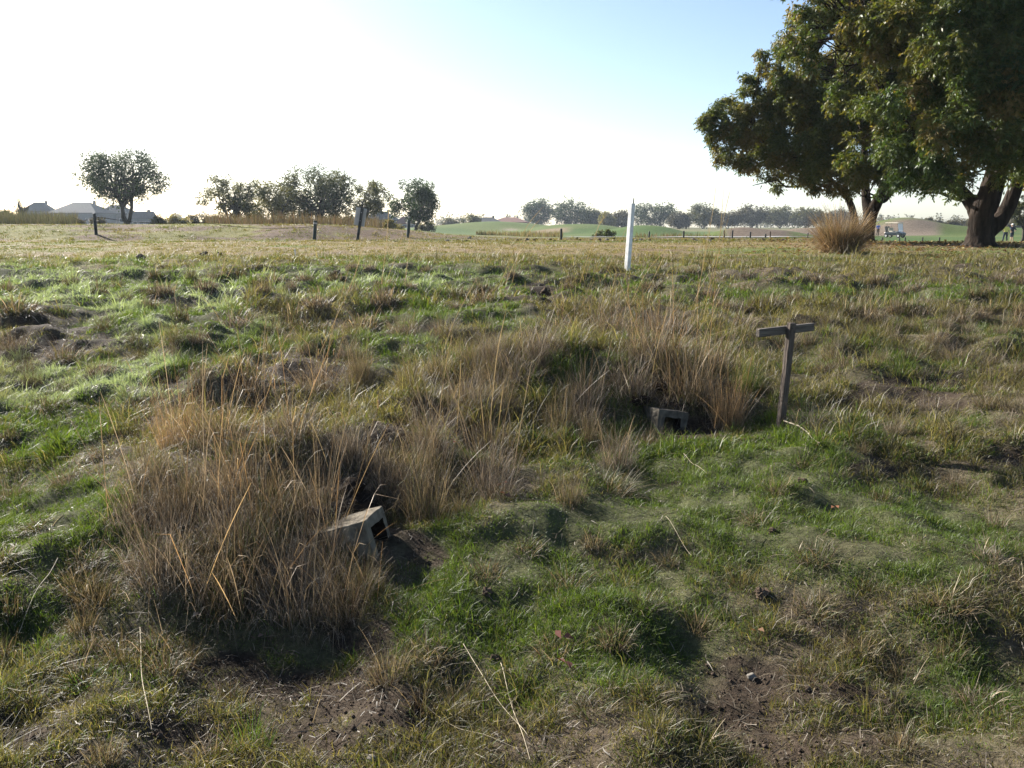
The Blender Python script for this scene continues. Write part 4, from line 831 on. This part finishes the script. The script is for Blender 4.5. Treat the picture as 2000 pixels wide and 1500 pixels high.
# loose tall stalks, each cluster rising from one root
def stalk_cluster(lines, label, pal='pale', wid=.005):
    """each line: photo pixels from root to tip, all at the root's depth"""
    x, y, z = ground(*lines[0][0]); dep = y*cp+(EYE-z)*sp; root = empty('straw_stalks', (x, y, z), label, 'straw stalks', 'loose tall straw stalks')
    parts = []; g = np.random.default_rng(int(lines[0][0][0])); wid = max(wid, .00062*dep)
    for ln in lines:
        P = np.array([((a-1000)/F*dep-x+0.0, g.normal(0, .01), -(b-lines[0][0][1])*dep/F*1.0) for a, b in ln]); s = np.linspace(0, len(P)-1, 10)
        pp = np.stack([np.interp(s, np.arange(len(P)), P[:, i]) for i in range(3)], 1); kk = np.array([.25, .5, .25])
        p3 = np.stack([np.convolve(np.pad(pp[:, i], 1, mode='edge'), kk, 'valid') for i in range(3)], 1); p3[:, 1] += np.linspace(0, g.normal(0, .15), 10)
        co, q, c = ribbons(p3[None], wid*np.array([[1, 1, .9, .9, .85, .85, 1.1, 1.2, .8, .3]]), np.array([[.9, .44, 0]]), np.array([PAL[pal][g.integers(0, 2)]])); link('stalk', raw_mesh('stalk', co, q, c), M['straw'], root)
stalk_cluster([[(430,545),(445,500),(480,465),(525,462)], [(440,548),(470,500),(500,470),(535,470)]], 'arching pale stalks on the cropped field behind front mound')
stalk_cluster([[(500,525),(510,495),(530,470),(560,465)]], 'single arching stalk right of the two black clods')
stalk_cluster([[(745,560),(760,470),(770,385)], [(750,560),(775,500),(790,450)], [(790,560),(800,490),(802,455)]], 'thin pale stalks below the round dark tree')
stalk_cluster([[(975,560),(1000,500),(1030,440),(1062,405)], [(985,560),(1010,500),(1035,450),(1055,430)], [(1000,555),(1010,505),(1020,485)]], 'pale stalks left of the white stake')
stalk_cluster([[(1130,560),(1150,490),(1165,440),(1180,420)], [(1140,560),(1155,500),(1170,450)], [(1160,590),(1190,520),(1225,440)]], 'bending pale stalks crossing before the white stake')
stalk_cluster([[(1230,600),(1260,530),(1310,475)], [(1245,600),(1270,550),(1295,490)]], 'leaning pale stalks right of the white stake')
stalk_cluster([[(1350,640),(1368,540),(1385,430),(1395,345)], [(1360,640),(1380,540),(1398,420)], [(1370,640),(1388,520),(1410,400),(1416,375)], [(1345,640),(1362,560),(1378,420)], [(1375,640),(1395,500),(1398,360)]], 'tallest straight straw stalks above the rear mound')
stalk_cluster([[(620,700),(650,640),(700,540),(720,470)], [(860,700),(890,620),(935,540)], [(640,690),(660,600),(680,520)]], 'long thin stalks rising behind front mound')
stalk_cluster([[(890,870),(900,760),(905,690)], [(945,960),(955,850),(970,690),(990,600)], [(950,960),(948,850),(940,750)], [(955,960),(970,860),(985,730)]], 'long pale stalks standing between the two mounds')
# fallen stalks and a twig on the ground
def fallen(pts, label, wid=.006, pal='pale'):
    P = np.array([ground(a, b) for a, b in pts]); s = np.linspace(0, len(P)-1, 14); wid *= .42; pp = np.stack([np.interp(s, np.arange(len(P)), P[:, i]) for i in range(3)], 1)
    pp[:, 2] = H(pp[:, 0], pp[:, 1])+.03; pp[1:-1] = pp[:-2]*.25+pp[1:-1]*.5+pp[2:]*.25; r = np.linspace(wid*.5, wid*.28, 14)
    c0 = pp.mean(0); me = tubes_mesh('dry_stalk', [(pp-c0, r)], 5); o = link('dry_stalk', me, M['drystalk']); o.location = c0
    tag(o, label, 'dry stalk', 'fallen dry stalks')
M['drystalk'] = noisy('dry_stalk', (.26, .215, .14), (.40, .335, .23), 30, .7, .3)
for pts, lab, w in [([(905,1270),(950,1350),(1000,1420),(1030,1450)], 'left of two long pale stalks crossing at the front', .007), ([(978,1310),(1000,1400),(1035,1500)], 'right of two long pale stalks crossing at the front', .008), ([(275,1238),(278,1340),(298,1440)], 'long straight pale stalk on the grass left of bare soil', .008), ([(115,1105),(70,1170),(38,1250)], 'pair-width pale stalk near the left edge', .010),
        ([(10,1090),(40,1120),(75,1145)], 'short pale stalk at the left edge', .007), ([(1335,895),(1380,935)], 'short pale stalk below the rear block', .007), ([(1300,1020),(1350,1095)], 'pale stalk lying right of the grass middle', .006), ([(1090,800),(1180,805),(1280,830)], 'long thin stalk lying left of the rear block', .005), ([(1165,835),(1220,895)], 'thin pale stalk pointing at the flat olive tuft', .006), ([(860,640),(900,680),(935,705)], 'pale bent stalk above the large dark grey tuft', .008),
        ([(640,735),(700,755),(760,790)], 'pale stalk behind the crest of front mound', .008), ([(820,1380),(900,1440),(1010,1480)], 'thin grey stalk at the bottom middle', .005), ([(1480,680),(1500,725)], 'pale stalk left of the wooden perch', .008), ([(300,910),(380,860),(480,790)], 'long pale stalk leaning over front mound', .007)]: fallen(pts, lab, w)
a = np.array(ground(1538, 832)); b = np.array(ground(1600, 876)); a[2] += .05; b[2] += .03
me = tubes_mesh('twig', [(curve_path(a-a, b-a, 6, .03, .03), np.linspace(.006, .004, 6)), (curve_path((0, 0, 0), (-.05, .02, .06), 3), np.full(3, .0035))], 6)
M['twig'] = noisy('twig', (.12, .10, .07), (.26, .22, .16), 30, .8)
o = link('twig', me, M['twig']); o.location = a; tag(o, 'bent bare twig lying at the foot of the wooden perch', 'twig')

# ------------------------------------------------------------------ dead leaves
M['deadleaf'] = leafy('dead_leaf', .25, .7, .2, (1.2, .9, .6))
def dead_leaves(pts, cols, size, seed):
    g = np.random.default_rng(seed); out = []
    pts = np.asarray(pts); n = len(pts); a = g.uniform(0, 6.28, n); d = np.stack([np.cos(a), np.sin(a), g.normal(.1, .25, n)], 1); s = np.stack([-np.sin(a), np.cos(a), g.normal(0, .35, n)], 1)
    L = size*g.uniform(.6, 1.3, n)[:, None]; up = np.array([0, 0, 1.])
    co = np.stack([pts, pts+d*L*.5+s*L*.3+up*L*.25, pts+d*L, pts+d*L*.5-s*L*.3+up*L*.2], 1).reshape(-1, 3)
    c = np.array(cols)[g.integers(0, len(cols), n)]*g.uniform(.7, 1.2, n)[:, None]
    return co, np.arange(n*4).reshape(-1, 4), np.repeat(c, 4, 0)
g = np.random.default_rng(9); n = 2400
u = g.uniform(.28, .80, n); y = 16.5+g.random(n)**.75*14; x = u*y; keep = g.random(n) < sm(.25, .42, u)*sm(16, 20, y); x, y = x[keep], y[keep]
co, q, c = dead_leaves(np.stack([x, y, H(x, y)+.02], 1), [(.14, .085, .045), (.18, .13, .055), (.10, .065, .04), (.24, .19, .08)], .10, 3)
tag(link('fallen_leaves', raw_mesh('fallen_leaves', co, q, c), M['deadleaf']), 'brown and yellow leaves fallen under the big trees', 'leaves', None, 'stuff')
for k, (px, py, c0, lab) in enumerate([(1095,1270,(.20,.08,.06),'reddish dead leaf in the front green grass'), (1105,1318,(.15,.065,.05),'lower dark red dead leaf at the front'), (1628,1008,(.34,.15,.08),'orange dead leaf in the right green grass'), (980,960,(.16,.08,.055),'brown dead leaf under the middle stalks'), (985,985,(.13,.08,.06),'darker curled leaf under the middle stalks'), (1460,712,(.22,.10,.05),'brown leaf caught left of the wooden perch'), (385,1222,(.26,.20,.14),'pale curled leaf at the near edge of front mound'), (500,1270,(.13,.09,.07),'dark dead leaf over bare soil left of centre'), (1475,1255,(.20,.11,.06),'small brown leaf above the pale stone'), (890,880,(.25,.09,.06),'red leaf caught in the middle stalks')]):
    x, y, z = ground(px, py); co, q, c = dead_leaves(np.array([(0, 0, 0), (.008, .006, .004)]), [c0], .034, 60+k)
    o = link('dead_leaf', raw_mesh('dead_leaf', co, q, c), M['deadleaf']); o.location = (x, y, z+.05); tag(o, lab, 'dead leaf', 'single dead leaves')

EXCL = [(*ground(735, 1055)[:2], .15), (*ground(775, 1068)[:2], .11), (*ground(1318, 842)[:2], .17), (*ground(1322, 858)[:2], .12), (*ground(680, 985)[:2], .15)]
# ------------------------------------------------------------------ grass cover (uncountable)
def grass_cover(name, n, y0, y1, hscale, wid, label, seed, spread=.74, power=1.0, lawn=False):
    g = np.random.default_rng(seed)
    y = y0*(y1/y0)**(g.random(n)**power); wd = y+(1.9 if y1 < 12 else 1.0); u = g.uniform(-spread, spread, n); x = u*wd; z = H(x, y)
    gr, ba = cover(x, y, z)
    # more than half of the blades stand in small clumps
    nc = n//45; ci = g.integers(0, nc, n); inc = g.random(n) < (.64 if not lawn else .45)
    sc_ = (.032 if y1 < 6 else .045 if y1 < 12 else .075)*(1+.6*g.random(nc)); ox, oy = g.normal(size=n), g.normal(size=n)
    cx, cy = x[:nc], y[:nc]; ch = g.uniform(.8, 2.1, nc) if y1 < 6 else (.8+2.4*g.random(nc)**1.6 if not lawn else g.uniform(.7, 1.3, nc)); cg = g.random(nc)
    x = np.where(inc, cx[ci]+ox*sc_[ci], x); y = np.where(inc, cy[ci]+oy*sc_[ci], y); z = H(x, y); gr, ba = cover(x, y, z)
    n5 = fbm(x*4, y*4, 77, 3)
    if lawn:
        n_ = fbm(x*.35, y*.5, 5, 4); n2 = fbm(x*1.4, y*2.0, 6, 4); gr = sm(.42, .62, n_)*.75; ba = sm(.5, .66, n2)*.75
        keep = g.random(n) < (.95-.6*ba)*(1-sm(.38, .46, u)*sm(20, 24, y)*.6)
    else: keep = g.random(n) < np.clip(1.04-1.0*ba, .11, 1)*(.55+.45*np.maximum(gr, n5))
    for ex, ey, er in EXCL: keep &= np.hypot(x-ex, (y-ey)*.8) > er*(.75+.5*n5)
    x, y, z, gr, ba, n5, ci, inc, ox, oy = x[keep], y[keep], z[keep], gr[keep], ba[keep], n5[keep], ci[keep], inc[keep], ox[keep], oy[keep]; n = len(x)
    green = np.where(inc, .75*cg[ci]+.25*g.random(n), g.random(n)) < np.clip(.22+.80*gr-.3*ba, .08, .94)
    n6 = fbm(x*7.5, y*7.5, 88, 2)
    hb = np.where(green, .040, .052)*hscale*np.clip(.25+2.2*(n5-.25)*(n6+.45), .3, 2.2)*g.uniform(.5, 1.35, n)*(1-.5*ba)
    th = g.uniform(0, 6.28, n); lean = np.where(green, np.abs(g.normal(0, .45, n)), np.abs(g.normal(.35, .5, n))); lean = np.minimum(lean, 1.4)
    rr_ = np.hypot(ox, oy)+1e-6; th = np.where(inc, np.arctan2(oy, ox)+g.normal(0, .6, n), th); lean = np.where(inc, np.minimum(.5*rr_, 1.3)+.2*np.abs(g.normal(size=n)), lean); hb = hb*np.where(inc, ch[ci]*np.where(green | lawn, 1, 1.3 if y0 > 4 else 1.1), .85)
    dx, dy = np.cos(th)*np.sin(lean), np.sin(th)*np.sin(lean); dz = np.cos(lean)
    b = np.stack([x, y, z-.006], 1); m = b+np.stack([dx*.4, dy*.4, .55*dz+.05], 1)*hb[:, None]; t = b+np.stack([dx*1.15, dy*1.15, dz*.95], 1)*hb[:, None]
    sa = g.uniform(0, math.pi, n); side = np.stack([np.cos(sa), np.sin(sa), 0*sa], 1)
    w = (wid*g.uniform(.6, 1.4, n))[:, None]*np.array([[1, .8, .2]])
    G = np.array([(.050, .084, .016), (.068, .106, .020), (.086, .114, .027), (.060, .078, .022)]) if not lawn else np.array([(.072, .088, .024), (.086, .097, .026), (.105, .097, .031), (.064, .080, .021)])
    D = np.array([(.13, .104, .062), (.09, .072, .044), (.18, .15, .098), (.07, .062, .030), (.08, .078, .036)]) if not lawn else np.array([(.13, .10, .052), (.105, .08, .046), (.15, .122, .065), (.10, .088, .040)])
    px, py, _ = project(x, y, z); dew_sheen = np.clip(ell(px, py, 150, 590, 420, 75, .5)+ell(px, py, 190, 740, 260, 70, .5)+.8*ell(px, py, 690, 545, 330, 26, .5)+.5*ell(px, py, 750, 680, 160, 34, .5), 0, 1)*sm(.42, .6, fbm(x*1.7, y*1.7, 97, 3)) if not lawn else np.zeros(n)
    col = np.where(green[:, None], G[g.integers(0, len(G), n)], D[g.integers(0, len(D), n)])*g.uniform(.75, 1.3, n)[:, None]
    col = col*(1-.8*dew_sheen[:, None])+np.array([(.24, .28, .245)])*.8*dew_sheen[:, None]  # silvery sheen of the dewy grass painted into the blade colour
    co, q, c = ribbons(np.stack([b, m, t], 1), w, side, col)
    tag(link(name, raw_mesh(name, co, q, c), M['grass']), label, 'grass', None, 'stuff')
grass_cover('grass', 960000, 1.3, 5.2, .74, .0026, 'short green and dry grass of the near foreground', 1)
grass_cover('grass', 660000, 5.0, 11, .98, .0046, 'short green and dry grass around the burrow mounds', 2, .76)
grass_cover('grass', 240000, 10.5, 18.5, 1.2, .0095, 'short grass along the top of the slope', 3, .74)
grass_cover('grass', 170000, 16.5, 27, .95, .013, 'cropped yellow-green grass of the flat field', 4, .74, lawn=True)
grass_cover('grass', 100000, 26, 31.5, 1.25, .017, 'weedy yellow-green grass on the bank at the field edge', 6, .74, lawn=True)
# straw litter and soil crumbs
g = np.random.default_rng(31); n = 40000
y = 1.5*(12/1.5)**g.random(n); u = g.uniform(-.74, .74, n); x = u*(y+1.9); gr, ba = cover(x, y, H(x, y)); keep = g.random(n) < .3+.2*ba+.3*(1-gr); x, y = x[keep], y[keep]; n = len(x)
a = g.uniform(0, 6.28, n); L = g.gamma(2.0, .016, n)*(1+y*.04); bend = g.normal(0, .35, n)
p0 = np.stack([x, y], 1); p1 = p0+np.stack([np.cos(a), np.sin(a)], 1)*L[:, None]*.5; p2 = p1+np.stack([np.cos(a+bend), np.sin(a+bend)], 1)*L[:, None]*.5
P = np.stack([np.column_stack([q, H(q[:, 0], q[:, 1])+g.uniform(.004, .022, n)]) for q in (p0, p1, p2)], 1)
side = np.stack([-np.sin(a), np.cos(a), g.normal(0, .4, n)], 1)
D = np.array([(.11, .09, .062), (.15, .125, .09), (.075, .06, .042), (.05, .04, .028), (.20, .17, .13)])
co, q, c = ribbons(P, (.0015+.0004*y)[:, None]*g.uniform(.6, 1.4, n)[:, None]*np.array([[1, 1, .6]]), side, D[g.integers(0, 5, n)]*g.uniform(.7, 1.2, n)[:, None])
tag(link('straw_litter', raw_mesh('straw_litter', co, q, c), M['straw']), 'broken dry straw scattered over soil and grass', 'litter', None, 'stuff')
n = 76000; y = 1.5*(9/1.5)**g.random(n); u = g.uniform(-.74, .74, n); x = u*(y+1.9); gr, ba = cover(x, y, H(x, y)); keep = g.random(n) < ba; x, y = x[keep], y[keep]; n = len(x)
r = np.minimum(.0015+g.gamma(1.1, .0018, n), .016)*(1+.05*y)
base = np.array([(1, 0, 0), (0, 1, 0), (-1, 0, 0), (0, -1, 0), (0, 0, 1), (0, 0, -1)], float); tri = np.array([(0,1,4),(1,2,4),(2,3,4),(3,0,4),(1,0,5),(2,1,5),(3,2,5),(0,3,5)])
a = g.uniform(0, 6.28, n); ca, sa = np.cos(a), np.sin(a); v = base[None]*g.uniform(.55, 1.3, (n, 6, 1))+g.normal(0, .15, (n, 6, 3))
v = np.stack([v[..., 0]*ca[:, None]-v[..., 1]*sa[:, None], v[..., 0]*sa[:, None]+v[..., 1]*ca[:, None], v[..., 2]*.8], 2)*r[:, None, None]+np.stack([x, y, H(x, y)+r*.3], 1)[:, None]
c = np.array([(.052, .038, .029), (.07, .052, .039), (.04, .03, .024)])[g.integers(0, 3, n)]*g.uniform(.7, 1.4, n)[:, None]
mcr, n_, l_, p_ = mat('soil_crumb', 1, .05); at = n_.new('ShaderNodeAttribute'); at.attribute_name = 'tint'; l_.new(at.outputs['Color'], p_.inputs['Base Color'])
tag(link('soil_crumbs', raw_mesh('soil_crumbs', v.reshape(-1, 3), (tri[None]+(np.arange(n)*6)[:, None, None]).reshape(-1, 3), np.repeat(c, 6, 0)), mcr), 'crumbs of brown soil on the bare patches', 'soil', None, 'stuff')
# ------------------------------------------------------------------ air
m = bpy.data.materials.new('haze_air'); m.use_nodes = True; nt = m.node_tree; nt.nodes.remove(nt.nodes['Principled BSDF'])
pv = nt.nodes.new('ShaderNodeVolumePrincipled'); pv.inputs['Color'].default_value = (.74, .86, 1.0, 1); pv.inputs['Density'].default_value = .00019; pv.inputs['Anisotropy'].default_value = .3
nt.links.new(pv.outputs[0], nt.nodes['Material Output'].inputs['Volume'])
HAZE = True
if HAZE:
    bm = bmesh.new(); box(bm, (0, 430, 9), (2700, 1000, 30)); tag(bm_obj('haze', bm, m), 'thin pale haze in the far air', 'haze', None, 'stuff')
